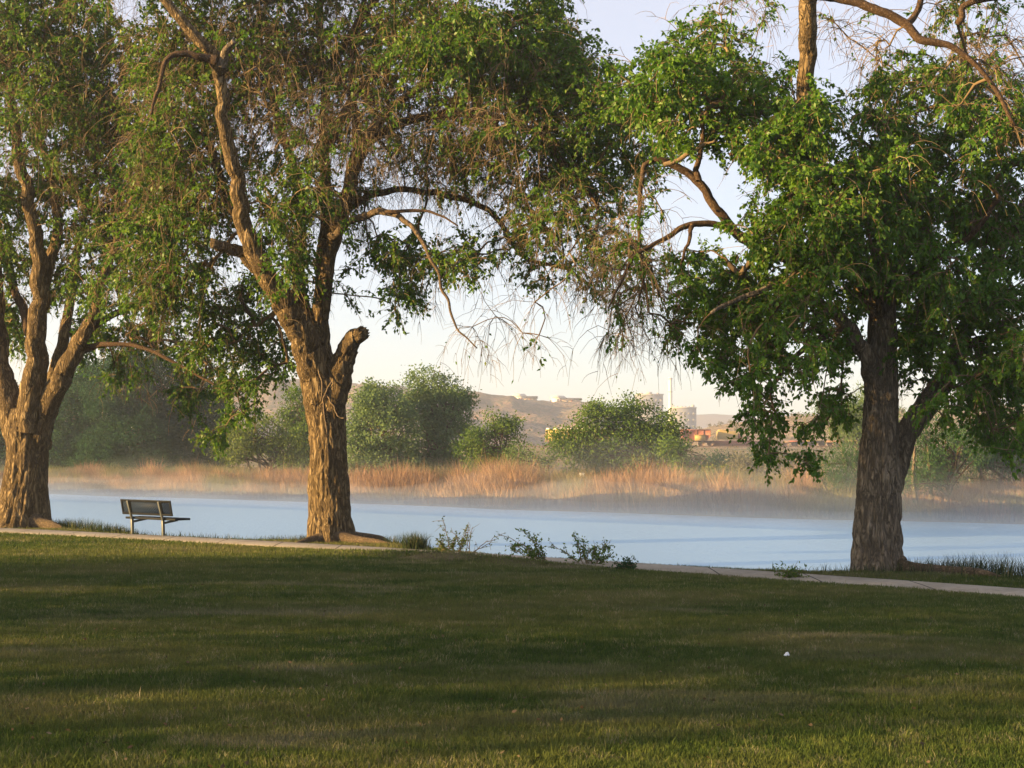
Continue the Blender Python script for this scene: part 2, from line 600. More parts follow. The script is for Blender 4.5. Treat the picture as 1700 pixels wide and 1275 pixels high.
hill_mesh("hill", [(-2600, 700), (-1500, 660), (-300, 645), (100, 640), (320, 632), (450, 631), (600, 640), (780, 652), (870, 665), (985, 669), (1040, 688), (1110, 722), (1200, 760), (1300, 790)],
          430, 750, 1100, 0.9, 3, M_hill, "long reddish desert hill with gullies and scattered brush behind the trees", nx=420, ny=110)
sagehill = hill_mesh("sagebrush_hill", [(1060, 760), (1130, 722), (1180, 709), (1250, 697), (1320, 690), (1400, 688), (1550, 680), (1700, 672), (2400, 650), (4200, 700)],
                     275, 340, 480, 0.25, 14, M_sagehill, "low tan hill dotted with sagebrush behind the rail cars", nx=260, ny=60)
hill_mesh("distant_ridge", [(-1500, 700), (600, 704), (980, 702), (1100, 692), (1180, 687), (1230, 690), (1290, 700), (1500, 706), (3000, 700)],
          1450, 1650, 1900, 0.2, 21, M_ridge, "faint blue mountain ridge on the horizon", nx=120, ny=30)

# ------------------------------------------------------------------ lawn grass blades
def blades(X, Y, Z, h, w, lean, curve=True):
    """each blade: one bent strip of 2 pieces (quad + triangle)"""
    n = len(X)
    a = rng.uniform(0, 2 * np.pi, n)
    la = rng.uniform(0, 2 * np.pi, n)
    ll = lean * rng.uniform(0.1, 1, n) * h
    s = np.stack([np.cos(a), np.sin(a), 0 * a], 1) * (w / 2)[:, None]
    b = np.stack([X, Y, Z], 1)
    mid = b + np.stack([np.cos(la) * ll * 0.35, np.sin(la) * ll * 0.35, h * 0.55], 1)
    tip = b + np.stack([np.cos(la) * ll, np.sin(la) * ll, h * np.sqrt(np.maximum(1 - (ll / h) ** 2 * 0.5, 0.2))], 1)
    V = np.stack([b - s, b + s, mid + s * 0.75, mid - s * 0.75, tip], 1).reshape(-1, 3)
    k = np.arange(n)[:, None] * 5
    return V, [k + np.array([[0, 1, 2, 3]]), k + np.array([[3, 2, 4]])]


N = 1150000
Dg = 5.2 * (38.0 / 5.2) ** rng.random(N)            # log distribution keeps screen density even
Xg = (rng.random(N) - 0.5) * 2 * (0.40 * Dg + 1.6)
ok = (Dg - Ypath(Xg) < -0.02)
extra = (Dg - Ypath(Xg) > 1.42) & (Dg - Ypath(Xg) < crest(Xg) + 1.0)
keep = ok | extra
Dg, Xg = Dg[keep], Xg[keep]
cl = fbm(Xg * 1.5, Dg * 1.5, 0, 31, 3)
cl2 = vnoise(Xg * 9, Dg * 9, 0, 33)
hgt = 0.8 * (0.020 + 0.030 * rng.random(len(Dg)) + 0.035 * np.clip(cl - 0.4, 0, 1) + 0.015 * cl2) * (1 + 0.012 * Dg)
hgt *= np.where(rng.random(len(Dg)) < 0.012, 1.9, 1.0)
wid = (0.0035 + 0.00028 * Dg) * rng.uniform(0.7, 1.3, len(Dg))
V, Fc = blades(Xg, Dg, G(Xg, Dg) - 0.004, hgt, wid, 0.8)
rn = np.clip(0.7 * rng.random(len(Dg)) + 0.4 * vnoise(Xg * 5, Dg * 5, 0, 40), 0, 1)
tag(mesh_obj("lawn_grass", V, Fc, M_grass, attrs={"rnd": np.repeat(rn, 5)}), "short shaded grass covering the lawn, flecked with straw", "grass", kind="stuff")

# taller grass along the shore edge
N = 26000
Xs = rng.uniform(-17, 11, N)
q = crest(Xs) + rng.normal(0.3, 0.45, N)
dens = 0.25 + 0.75 * sstep(0.42, 0.62, vnoise(Xs * 0.8, 7, 0, 50))
dens = np.where((Xs > -1.8) & (Xs < 5.2), 0.10 * dens, dens)
tall = 0.16 + 0.25 * np.exp(-((Xs - 9.2) / 2.0) ** 2) + 0.16 * np.exp(-((Xs + 11.2) / 1.3) ** 2) + 0.16 * np.exp(-((Xs + 2.2) / 0.5) ** 2)
tall = np.where((Xs > -1.5) & (Xs < 4.6), 0.09, tall)
dens = np.where(np.abs(Xs - 9.2) < 3, 1.0, dens)
keep = rng.random(N) < dens
Xs, q, tall = Xs[keep], q[keep], tall[keep]
Ys = Ypath(Xs) + q
V, Fc = blades(Xs, Ys, G(Xs, Ys) - 0.02, tall * rng.uniform(0.5, 1.35, len(Xs)), 0.011 * rng.uniform(0.6, 1.2, len(Xs)), 0.7)
tag(mesh_obj("shore_grass", V, Fc, M_shore, attrs={"rnd": np.repeat(rng.random(len(Xs)), 5)}), "dark tall grass fringe along the near water edge", "grass", kind="stuff")

# ------------------------------------------------------------------ big trees
def catmull(P, n):
    P = np.asarray(P, float)
    P = np.vstack([2 * P[0] - P[1], P, 2 * P[-1] - P[-2]])
    out = []
    segs = len(P) - 3
    for s in range(segs):
        p0, p1, p2, p3 = P[s:s + 4]
        for u in np.linspace(0, 1, n, endpoint=False):
            out.append(0.5 * ((2 * p1) + (-p0 + p2) * u + (2 * p0 - 5 * p1 + 4 * p2 - p3) * u * u + (-p0 + 3 * p1 - 3 * p2 + p3) * u ** 3))
    out.append(P[-2])
    return np.array(out)


def limb_tube(P, r, m, seed, ridge=0.07, flare=None, cap=True, lobes=None):
    """smooth tube with bark ridges; P (k,3), r (k,)"""
    k = len(P)
    T = norm(np.gradient(P, axis=0))
    A = np.zeros_like(P)
    a = np.array([1.0, 0, 0]) if abs(T[0][0]) < 0.8 else np.array([0, 1.0, 0])
    for j in range(k):
        a = a - T[j] * np.dot(a, T[j])
        a = a / np.linalg.norm(a)
        A[j] = a
    B = np.cross(T, A)
    th = np.arange(m) * 2 * np.pi / m
    s = np.concatenate([[0], np.cumsum(np.linalg.norm(np.diff(P, axis=0), axis=1))])
    TH, S = np.meshgrid(th, s)
    Rm = np.repeat(r[:, None], m, 1)
    # furrows: noise periodic in theta, stretched along the limb
    rad = 9.0 / (2 * np.pi) * 2.0
    nx_, ny_ = np.cos(TH) * rad, np.sin(TH) * rad
    sw = S * 0.9 / np.maximum(r.max(), 0.12) * 0.7
    n1 = vnoise(nx_ * 1.6 + 50, ny_ * 1.6 + 50, sw * 1.6, seed)
    n2 = vnoise(nx_ * 3.2 + 90, ny_ * 3.2 + 90, sw * 3.0, seed + 1)
    big = vnoise(np.cos(TH) * 1.1 + 9, np.sin(TH) * 1.1 + 9, S * 0.9, seed + 2)
    rid = np.minimum(1, np.abs(2 * n1 - 1) * 2.6) * 0.6 + np.minimum(1, np.abs(2 * n2 - 1) * 2.2) * 0.4
    Rm = Rm * (1 + ridge * (rid - 0.6) * 1.9 + 0.16 * (big - 0.5))
    if lobes is not None:
        Rm = Rm * (1 + lobes * np.cos(2 * TH + 0.6) * 0.5)
    if flare is not None:
        amp, hh, nl, ph = flare
        e = np.exp(-S / hh)
        lob = 0.45 + 0.55 * np.clip(np.cos(nl * TH + ph + 1.5 * vnoise(np.cos(TH) * 2, np.sin(TH) * 2, 0, seed)), 0, 1)
        Rm = Rm * (1 + amp * e * lob)
    V = P[:, None, :] + Rm[..., None] * (np.cos(TH)[..., None] * A[:, None, :] + np.sin(TH)[..., None] * B[:, None, :])
    idx = np.arange(k * m).reshape(k, m)
    Q = np.stack([idx[:-1], np.roll(idx[:-1], -1, 1), np.roll(idx[1:], -1, 1), idx[1:]], -1).reshape(-1, 4)
    V = V.reshape(-1, 3)
    faces = [Q]
    if cap:
        V = np.vstack([V, P[-1] + T[-1] * r[-1] * 0.2])
        c = k * m
        tri = np.stack([idx[-1], np.roll(idx[-1], -1), np.full(m, c)], -1)
        faces.append(tri)
    return V, faces


def grow(nodes, attractors, step=0.32, wander=0.12):
    """connect each attractor to the nearest node of the growing skeleton; returns branches and all nodes with parent"""
    maxn = len(nodes) + len(attractors) * 26
    P = np.zeros((maxn, 3))
    P[:len(nodes)] = nodes
    par = -np.ones(maxn, int)
    n = len(nodes)
    n0 = n
    d0 = np.array([np.min(np.linalg.norm(nodes - a, axis=1)) for a in attractors])
    order = np.argsort(d0)
    chains, ends = [], np.zeros(len(attractors), int)
    for ai in order:
        a = attractors[ai]
        dv = P[:n] - a
        d = np.sqrt((dv ** 2).sum(1)) + 0.25 * np.maximum(dv[:, 2], 0) * 0.0
        j = int(np.argmin(d))
        L = d[j]
        k = max(2, int(L / step) + 1)
        k = min(k, 24)
        u = np.linspace(0, 1, k + 1)[1:, None]
        start = P[j]
        ctrl = start * 0.55 + a * 0.45 + np.array([0, 0, 0.22 * L]) + rng.normal(size=3) * wander * L
        pts = (1 - u) ** 2 * start + 2 * u * (1 - u) * ctrl + u * u * a
        pts[:-1] += rng.normal(size=(k - 1, 3)) * 0.025
        P[n:n + k] = pts
        par[n] = j
        par[n + 1:n + k] = np.arange(n, n + k - 1)
        chains.append(np.concatenate([[j], np.arange(n, n + k)]))
        n += k
        ends[ai] = n - 1
    P, par = P[:n], par[:n]
    cnt = np.zeros(n)
    cnt[ends] = 1
    for q_ in range(n - 1, n0 - 1, -1):
        if par[q_] >= 0:
            cnt[par[q_]] += cnt[q_]
    return P, par, cnt, chains, ends, n0


def resample(pts, k):
    s = np.concatenate([[0], np.cumsum(np.linalg.norm(np.diff(pts, axis=0), axis=1))])
    u = np.linspace(0, s[-1], k)
    return np.stack([np.interp(u, s, pts[:, c]) for c in range(pts.shape[1])], 1)


def make_twigs(starts, dirs, L, droop, k=6, jit=0.16):
    n = len(starts)
    P = np.zeros((n, k, 3))
    P[:, 0] = starts
    d = norm(dirs)
    for j in range(1, k):
        P[:, j] = P[:, j - 1] + d * (L / (k - 1))[:, None]
        d = norm(d + np.array([0, 0, -1.0]) * droop[:, None] + rng.normal(size=(n, 3)) * jit)
    return P


def big_tree(name, label, cat, group, D, trunk, limbs, clumps, leafm, barkm, seed, leafL=0.105, twigs_per=5, leaves_per=8,
             dens=9.0, root=None, flare=(0.5, 0.35, 5, 0.0), twig_r=0.0075, leaf_scale=1.0):
    global rng
    rng = np.random.default_rng(seed)
    sc = D / F
    base = at(trunk[0][0], trunk[0][1], D)
    e = thing(name, base, label, cat, group)
    if root:
        pass
    tp = np.array([[*at(x, y, D), r * sc] for x, y, r in trunk])
    tp[0, 2] -= 0.12
    tt = catmull(tp, 14)
    V, Fc = limb_tube(tt[:, :3], tt[:, 3], 128, seed, 0.085, flare, lobes=0.06)
    mesh_obj("trunk", V, Fc, barkm, e, smooth=True)
    nodes, nrad = [], []
    nodes.append(tt[len(tt) * 2 // 3:, :3]); nrad.append(tt[len(tt) * 2 // 3:, 3])
    for li, lb in enumerate(limbs):
        pts, d0, d1 = lb[0], lb[1], lb[2]
        opt = lb[3] if len(lb) > 3 else {}
        n = len(pts)
        arr = []
        for j, (x, y, r) in enumerate(pts):
            u = j / (n - 1)
            dd = d0 + (d1 - d0) * u
            # keep the picture position while moving in depth
            arr.append([*at(x, y, D + dd), r * (D + dd) / F])
        arr = catmull(np.array(arr), 8)
        arr[:, 3] = np.maximum(arr[:, 3], 0.006)
        if opt.get('name') == 'root':
            gz = G(arr[:, 0], arr[:, 1]) + arr[:, 3] * 0.5
            arr[:, 2] = np.where(np.arange(len(arr)) < 5, np.maximum(arr[:, 2] * 0.5 + gz * 0.5, gz), gz)
        m = 40 if arr[0, 3] > 0.15 else (20 if arr[0, 3] > 0.06 else 10)
        wob = (0.0 if opt.get('name') == 'root' else 0.045 + arr[0, 3] * 0.2) * opt.get('wob', 1.0)
        arr[2:-1, :3] += (np.stack([vnoise(np.arange(len(arr)) * 0.35, li, c_, seed) for c_ in (1, 2, 3)], 1)[2:-1] - 0.5) * wob
        V, Fc = limb_tube(arr[:, :3], arr[:, 3], m, seed + li * 3 + 5, opt.get('ridge', 0.04 if opt.get('name') == 'root' else 0.11))
        if opt.get('jag'):
            nv = m * 3
            idx = np.arange(len(V) - 1 - nv, len(V) - 1)
            dirv = norm(arr[-1, :3] - arr[-4, :3])
            V[idx] += dirv[None] * (rng.random(nv) ** 2 * opt['jag'])[:, None]
            V[-1] -= dirv * 0.12
        mesh_obj(opt.get('name', 'limb'), V, Fc, opt.get('mat', barkm if arr[0, 3] > 0.15 else M_limb), e, smooth=True)
        if not opt.get('bare'):
            nodes.append(arr[::2, :3]); nrad.append(arr[::2, 3])
    nodes = np.concatenate(nodes)
    nrad = np.concatenate(nrad)
    # attractors
    A, lf = [], []
    for c in clumps:
        cx, cy, rx, ry, dn, leaf = c[:6]
        dc = c[6] if len(c) > 6 else rng.uniform(-1.2, 1.2)
        dr = c[7] if len(c) > 7 else 2.4
        area = math.pi * rx * ry * sc * sc
        n = max(3, int(area * dens * dn))
        p = rng.normal(size=(n, 3))
        p = p / np.linalg.norm(p, axis=1, keepdims=True) * (rng.random((n, 1)) ** 0.42)
        dd = D + dc + p[:, 1] * dr
        pts = np.stack([at(cx + rx * p[i_, 0], cy + ry * p[i_, 2], D) for i_ in range(n)]) if False else None
        X = (cx + rx * p[:, 0] - 850) / F * dd
        yc = (637.5 - (cy + ry * p[:, 2])) / F * dd
        A.append(CAM + dd[:, None] * FWD + X[:, None] * RIGHT + yc[:, None] * UP)
        lf.append(np.full(n, float(leaf)))
    A = np.concatenate(A)
    lf = np.concatenate(lf)
    P, par, cnt, chains, ends, n0 = grow(nodes, A)
    K = 8
    CH, CR = [], []
    for ch in chains:
        pts = P[ch]
        rr = 0.0075 * np.maximum(cnt[ch], 1) ** 0.47
        if ch[0] < n0:
            rr[0] = min(rr[1] * 1.15, nrad[ch[0]] if ch[0] < len(nrad) else rr[1])
        else:
            rr[0] = rr[1]
        w = resample(np.column_stack([pts, rr]), K)
        CH.append(w[:, :3]); CR.append(w[:, 3])
    CH, CR = np.array(CH), np.array(CR)
    Vb, Qb = tubes(CH, CR, 5)
    rb = np.repeat(rng.random(len(CH)) * 0.6 + 0.1, K * 5)
    # twigs
    allleaf = np.repeat(lf, 1)
    st = P[ends]
    ind = norm(st - P[par[ends]])
    cen = A.mean(0)
    S, Dr, LL, DRO, isleaf = [], [], [], [], []
    # twigs from ends and from mid-chain nodes
    mids, midl = [], []
    for ci, ch in enumerate(chains):
        pass
    endof = {int(x): i_ for i_, x in enumerate(ends)}
    mid_idx, mid_leaf = [], []
    for ch in chains:
        le = lf[endof[int(ch[-1])]]
        for q_ in ch[1:-1][::2]:
            mid_idx.append(q_); mid_leaf.append(le)
    mid_idx = np.array(mid_idx, int); mid_leaf = np.array(mid_leaf)
    for rep in range(twigs_per):
        S.append(st); Dr.append(ind * 0.9 + rng.normal(size=ind.shape) * 0.75 + np.array([0, 0, 0.1])); isleaf.append(lf)
    if len(mid_idx):
        for rep in range(1):
            md = norm(P[mid_idx] - P[par[mid_idx]])
            S.append(P[mid_idx]); Dr.append(md * 0.4 + rng.normal(size=md.shape) * 0.8); isleaf.append(mid_leaf)
    S = np.concatenate(S); Dr = np.concatenate(Dr); isleaf = np.concatenate(isleaf)
    n = len(S)
    leafy = rng.random(n) < isleaf
    LL = np.where(leafy, rng.uniform(0.3, 0.75, n), rng.uniform(0.5, 1.5, n)) * leaf_scale
    DRO = np.where(leafy, rng.uniform(0.1, 0.45, n), rng.uniform(0.25, 0.7, n))
    TW = make_twigs(S, Dr, LL, DRO)
    TR = np.linspace(1.0, 0.35, 6)[None, :] * twig_r * rng.uniform(0.7, 1.3, n)[:, None]
    Vt, Qt = tubes(TW, TR, 3)
    rt = np.repeat(np.clip(rng.normal(0.55, 0.22, n), 0, 1), 6 * 3)
    # side twiglets on bare twigs
    bi = np.where(~leafy)[0]
    bi = np.repeat(bi, 3)
    kk = rng.integers(1, 5, len(bi))
    dd_ = norm(TW[bi, kk + 0] - TW[bi, kk - 1]) * 0.8 + rng.normal(size=(len(bi), 3)) * 0.55
    T2 = make_twigs(TW[bi, kk], dd_, rng.uniform(0.2, 0.7, len(bi)), rng.uniform(0.1, 0.5, len(bi)), 5)
    V2, Q2 = tubes(T2, np.linspace(0.7, 0.3, 5)[None, :] * twig_r * np.ones((len(bi), 1)), 3)
    r2 = np.repeat(np.clip(rng.normal(0.6, 0.25, len(bi)), 0, 1), 15)
    V, Fc = join([(Vb, Qb), (Vt, Qt), (V2, Q2)])
    tw = mesh_obj("twigs", V, Fc, M_twig, e, {"rnd": np.concatenate([rb, rt, r2])})
    tw['kind'] = "stuff"
    # leaves
    li = np.repeat(np.where(leafy)[0], leaves_per)
    few = np.repeat(np.where(~leafy)[0], 1)
    few = few[rng.random(len(few)) < 0.5]
    li = np.concatenate([li, few])
    u = rng.uniform(0.5, 4.99, len(li))
    k0 = u.astype(int)
    fr = (u - k0)[:, None]
    b = TW[li, k0] * (1 - fr) + TW[li, k0 + 1] * fr
    td = norm(TW[li, k0 + 1] - TW[li, k0])
    d = norm(td * 0.5 + rng.normal(size=(len(li), 3)) * 0.6 + np.array([0, 0, -0.55]))
    L = leafL * rng.uniform(0.6, 1.25, len(li))
    V, Q = leaf_quads(b + rng.normal(size=b.shape) * 0.02, d, L, L * rng.uniform(0.5, 0.66, len(li)))
    rl = np.clip(rng.random(len(li)) * 0.6 + 0.4 * np.repeat(rng.random(n), 1)[li], 0, 1)
    cr = mesh_obj("crown", V, Q, leafm, e, {"rnd": np.repeat(rl, 4)})
    print(name, "attractors", len(A), "twigs", n + len(bi), "leaves", len(li))
    return e


BIG = "large park trees lining the near bank of the lake"
# --- middle tree
Dm = 33.0
big_tree("park_tree", "stout tree right of the bench, sunlit furrowed trunk with a broken-off stub", "tree", BIG, Dm,
    [(552, 906, 38), (549, 880, 35), (548, 840, 33), (546, 790, 32), (545, 740, 31), (541, 690, 33), (534, 645, 34), (527, 610, 30), (520, 585, 24)],
    [
        ([(540, 690, 26), (527, 630, 27), (512, 585, 25), (492, 540, 22), (470, 505, 19), (448, 465, 17), (425, 425, 15), (405, 370, 13), (396, 310, 12), (385, 250, 11), (371, 190, 10), (365, 130, 10), (355, 95, 10), (320, 52, 9), (280, 8, 8), (240, -60, 7), (200, -160, 5)], 0, -3.2),
        ([(368, 110, 8), (375, 85, 6), (388, 68, 4)], -2.4, -2.7, {'bare': 1, 'mat': M_bark_grey}),
        ([(358, 100, 8), (330, 92, 6), (292, 90, 5), (272, 110, 4), (262, 150, 3.4), (250, 190, 2)], -2.5, -3.0, {'bare': 1}),
        ([(462, 492, 14), (440, 458, 11), (405, 425, 10), (378, 412, 9), (350, 404, 8)], -0.4, -1.2, {'bare': 1}),
        ([(452, 475, 13), (428, 430, 11), (405, 385, 10), (380, 335, 8), (355, 270, 7), (335, 200, 6), (300, 120, 5)], -0.3, 1.5),
        ([(546, 690, 24), (540, 640, 22), (532, 580, 18), (528, 530, 16), (535, 480, 14), (541, 420, 13), (545, 350, 10), (541, 250, 8), (536, 150, 7), (530, 60, 6), (540, -80, 5), (560, -240, 4)], 0.3, 1.2),
        ([(524, 575, 15), (503, 510, 12), (493, 440, 10), (498, 350, 8), (478, 250, 7), (445, 140, 5), (430, 20, 4)], 0.2, 2.5),
        ([(537, 480, 12), (550, 420, 11), (563, 365, 12), (582, 305, 11), (598, 245, 10), (625, 207, 8), (665, 165, 6), (725, 125, 5), (800, 60, 4)], 0.2, -0.8),
        ([(597, 250, 9), (590, 195, 7), (582, 120, 5), (600, 20, 4), (640, -120, 4)], -0.1, 0.8),
        ([(550, 395, 9), (575, 372, 6.5), (605, 357, 6), (635, 351, 5.4), (662, 361, 4.6), (692, 386, 3.8), (716, 430, 3.2), (740, 490, 2.4), (757, 540, 1.7), (792, 578, 1)], -0.3, -3.2, {'bare': 1, 'mat': M_root}),
        ([(640, 352, 3.6), (680, 348, 3), (720, 352, 2.2), (760, 375, 1.4)], -1.5, -2.2, {'bare': 1}),
        ([(566, 352, 7), (615, 325, 6), (672, 316, 5), (735, 322, 5), (800, 343, 4.6), (830, 368, 4.4), (848, 400, 4), (880, 432, 3.4), (935, 445, 2.6), (985, 475, 1.6)], 0.2, 2.2),
        ([(602, 240, 8), (680, 200, 7), (780, 190, 6), (880, 215, 5), (955, 290, 4), (1000, 360, 3)], -0.1, -1.0),
        ([(541, 250, 8), (620, 120, 7), (740, 60, 6), (860, 70, 5), (960, 110, 4), (1030, 170, 3)], 0.5, 1.5),
        ([(534, 130, 6), (650, -30, 6), (780, -120, 5), (880, -160, 4)], 0.7, -0.5),
        ([(550, 680, 24), (560, 635, 22), (566, 605, 19), (576, 580, 16), (589, 563, 13), (600, 555, 11)], -0.1, -0.5, {'name': 'broken_stub', 'jag': 0.11, 'bare': 1, 'mat': M_bark}),
        ([(560, 620, 1.4), (541, 650, 1.2), (536, 680, 1.0), (543, 720, .7)], -0.45, -0.7, {'bare': 1, 'mat': M_deadwood, 'name': 'sucker_shoot'}),
        ([(530, 590, 1.5), (527, 612, 1.2), (534, 640, 1.0), (531, 668, .7)], -0.5, -0.75, {'bare': 1, 'mat': M_deadwood, 'name': 'sucker_shoot'}),
        ([(541, 655, 1.2), (553, 672, 1.0), (560, 690, .7), (572, 694, .5)], -0.5, -0.8, {'bare': 1, 'mat': M_deadwood, 'name': 'sucker_shoot'}),
        ([(553, 890, 17), (578, 897, 10), (600, 902, 7), (625, 906, 5), (650, 910, 1.5)], -0.25, -1.1, {'name': 'root', 'bare': 1, 'mat': M_root}),
        ([(545, 890, 17), (524, 900, 9), (508, 905, 6), (490, 908, 1.5)], -0.25, -1.0, {'name': 'root', 'bare': 1, 'mat': M_root}),
        ([(556, 888, 16), (595, 893, 10), (628, 897, 8), (655, 901, 5), (680, 905, 1.5)], 0.0, 0.2, {'name': 'root', 'bare': 1, 'mat': M_root}),
    ],
    [   # cx, cy, rx, ry, density, leafiness
        (620, 60, 150, 100, .8, .45), (760, 70, 130, 80, 1, .85), (860, 100, 110, 80, 1, .9), (940, 140, 90, 80, 1, .95), (1000, 190, 60, 80, .9, .95), (900, 20, 60, 60, .9, .95),
        (700, 190, 130, 70, .9, .25), (830, 220, 120, 70, .9, .5), (940, 260, 80, 70, .8, .8), (640, 260, 80, 60, .5, .2), (780, 290, 110, 50, .6, .4), (900, 330, 80, 60, .6, .5),
        (640, 420, 70, 50, .55, .8), (670, 490, 30, 45, .7, .9), (730, 420, 80, 60, .45, .7), (790, 440, 50, 30, .5, .9), (870, 380, 60, 45, .5, .5), (960, 400, 60, 70, .5, .5), (990, 460, 45, 40, .5, .35), (900, 440, 60, 30, .4, .5),
        (560, 200, 90, 100, .45, .25), (540, 330, 70, 70, .45, .45), (600, 330, 60, 40, .4, .3), (480, 330, 80, 90, .65, .75), (470, 440, 60, 50, .6, .8), (500, 130, 110, 110, .5, .3),
        (430, 60, 150, 110, .8, .5, .8, 2), (300, 130, 120, 110, 1, .55, .8, 2), (300, 270, 110, 90, 1, .55, .6, 2), (420, 200, 90, 80, .5, .3, 1.5, 1.5), (290, 390, 110, 80, .8, .7, .8, 2), (360, 320, 60, 70, .4, .3, 1, 1.5), (270, 480, 100, 60, .8, .75, 1.5, 1.6), (400, 500, 70, 50, .8, .8, 2.3, 1.3),
        (420, 570, 55, 45, .9, .9, 2.4, 1.2), (460, 600, 30, 30, .8, .9, 2.4, 1), (340, 560, 50, 50, .7, .8, 2.2, 1.2), (400, 655, 32, 40, .9, .95, 2.4, 1), (365, 720, 14, 32, 1.0, 1.0, 1.8, .5), (425, 640, 12, 25, .9, 1.0, 1.8, .5),
        (450, -140, 280, 130, .5, .7), (760, -90, 180, 90, .6, .85), (500, -330, 200, 130, .4, .8), (250, -80, 160, 110, .6, .6),
        (1050, 260, 45, 45, .8, .95, -1, 1.2), (1010, 310, 50, 45, .7, .8), (1000, 380, 45, 50, .6, .3), (880, 530, 50, 50, .12, .05), (790, 540, 40, 40, .12, .0), (560, 470, 25, 40, .3, .6),
    ],
    M_leaf, M_bark, 101, dens=18.0, twigs_per=7, leaves_per=17, leafL=0.105)
# --- left tree
Dl = 39.0
big_tree("park_tree", "thick tree at the left edge of the picture, sunlit trunk base dividing into many limbs", "tree", BIG, Dl,
    [(33, 872, 44), (36, 850, 40), (40, 810, 36), (44, 770, 33), (46, 735, 33), (47, 705, 33), (48, 680, 27)],
    [
        ([(40, 790, 18), (33, 740, 20), (15, 680, 20), (2, 620, 17), (-5, 560, 15), (-8, 480, 12), (-12, 390, 11), (-25, 280, 9), (-45, 140, 7), (-60, 0, 5)], 0, 1.5),
        ([(47, 715, 24), (54, 650, 20), (60, 580, 16), (66, 510, 14), (64, 430, 12), (52, 360, 10), (38, 290, 9), (22, 210, 7), (18, 100, 5), (30, -40, 4)], -0.2, -1.0),
        ([(64, 500, 10), (84, 430, 9), (96, 370, 8), (84, 300, 6), (66, 200, 6), (92, 70, 4)], -0.5, 1.2),
        ([(62, 740, 22), (76, 690, 19), (96, 640, 17), (116, 600, 15), (134, 565, 12), (150, 530, 9), (165, 470, 7), (195, 390, 6), (235, 290, 5), (260, 180, 4)], 0, -1.4),
        ([(82, 675, 12), (90, 620, 10), (104, 560, 9), (118, 490, 7), (130, 410, 5), (150, 300, 4)], 0.3, 2.0),
        ([(128, 582, 8), (165, 574, 4.6), (225, 574, 3.6), (285, 598, 2.8), (335, 628, 2), (378, 655, 1.2)], -0.3, -2.0),
        ([(140, 552, 7), (200, 516, 5), (265, 492, 4), (330, 500, 3), (390, 538, 1.8)], -0.5, -1.0),
        ([(-5, 560, 9), (-40, 470, 8), (-100, 380, 7), (-170, 280, 5), (-220, 160, 4)], 0.3, -1.0),
        ([(60, 600, 8), (40, 520, 7), (10, 440, 6), (-10, 330, 5)], 0.3, 2.5),
        ([(48, 860, 17), (72, 868, 10), (88, 874, 7), (104, 880, 2)], -0.3, -0.9, {'name': 'root', 'bare': 1, 'mat': M_root}),
    ],
    [
        (60, 60, 170, 100, .9, .75), (170, 160, 120, 90, .9, .6), (60, 190, 120, 90, .7, .55), (170, 280, 110, 80, .8, .6), (200, 380, 110, 70, .8, .75), (130, 340, 70, 60, .5, .7),
        (30, 300, 70, 60, .4, .5), (10, 420, 60, 70, .75, .75, 1.5, 2), (100, 450, 60, 55, .7, .7, 1.8, 1.6), (-10, 340, 60, 60, .7, .8), (180, 470, 70, 50, .55, .8), (160, 560, 60, 40, .7, .9, 1.5, 1.5), (260, 560, 80, 45, .6, .8, 1.5, 1.5), (330, 610, 60, 45, .6, .85, 2, 1.5), (210, 610, 50, 25, .5, .8, 2, 1.5), (310, 650, 40, 35, .4, .9, 2, 1.2),
        (20, 530, 60, 50, .55, .7, 2, 1.5), (-150, 200, 110, 130, .12, .8), (-120, 420, 80, 70, .08, .8), (0, -60, 170, 90, .5, .8), (150, -120, 160, 110, .5, .8), (30, -220, 180, 90, .4, .8),
    ],
    M_leaf, M_bark, 202, dens=17.0, twigs_per=7, leaves_per=17, leafL=0.11)

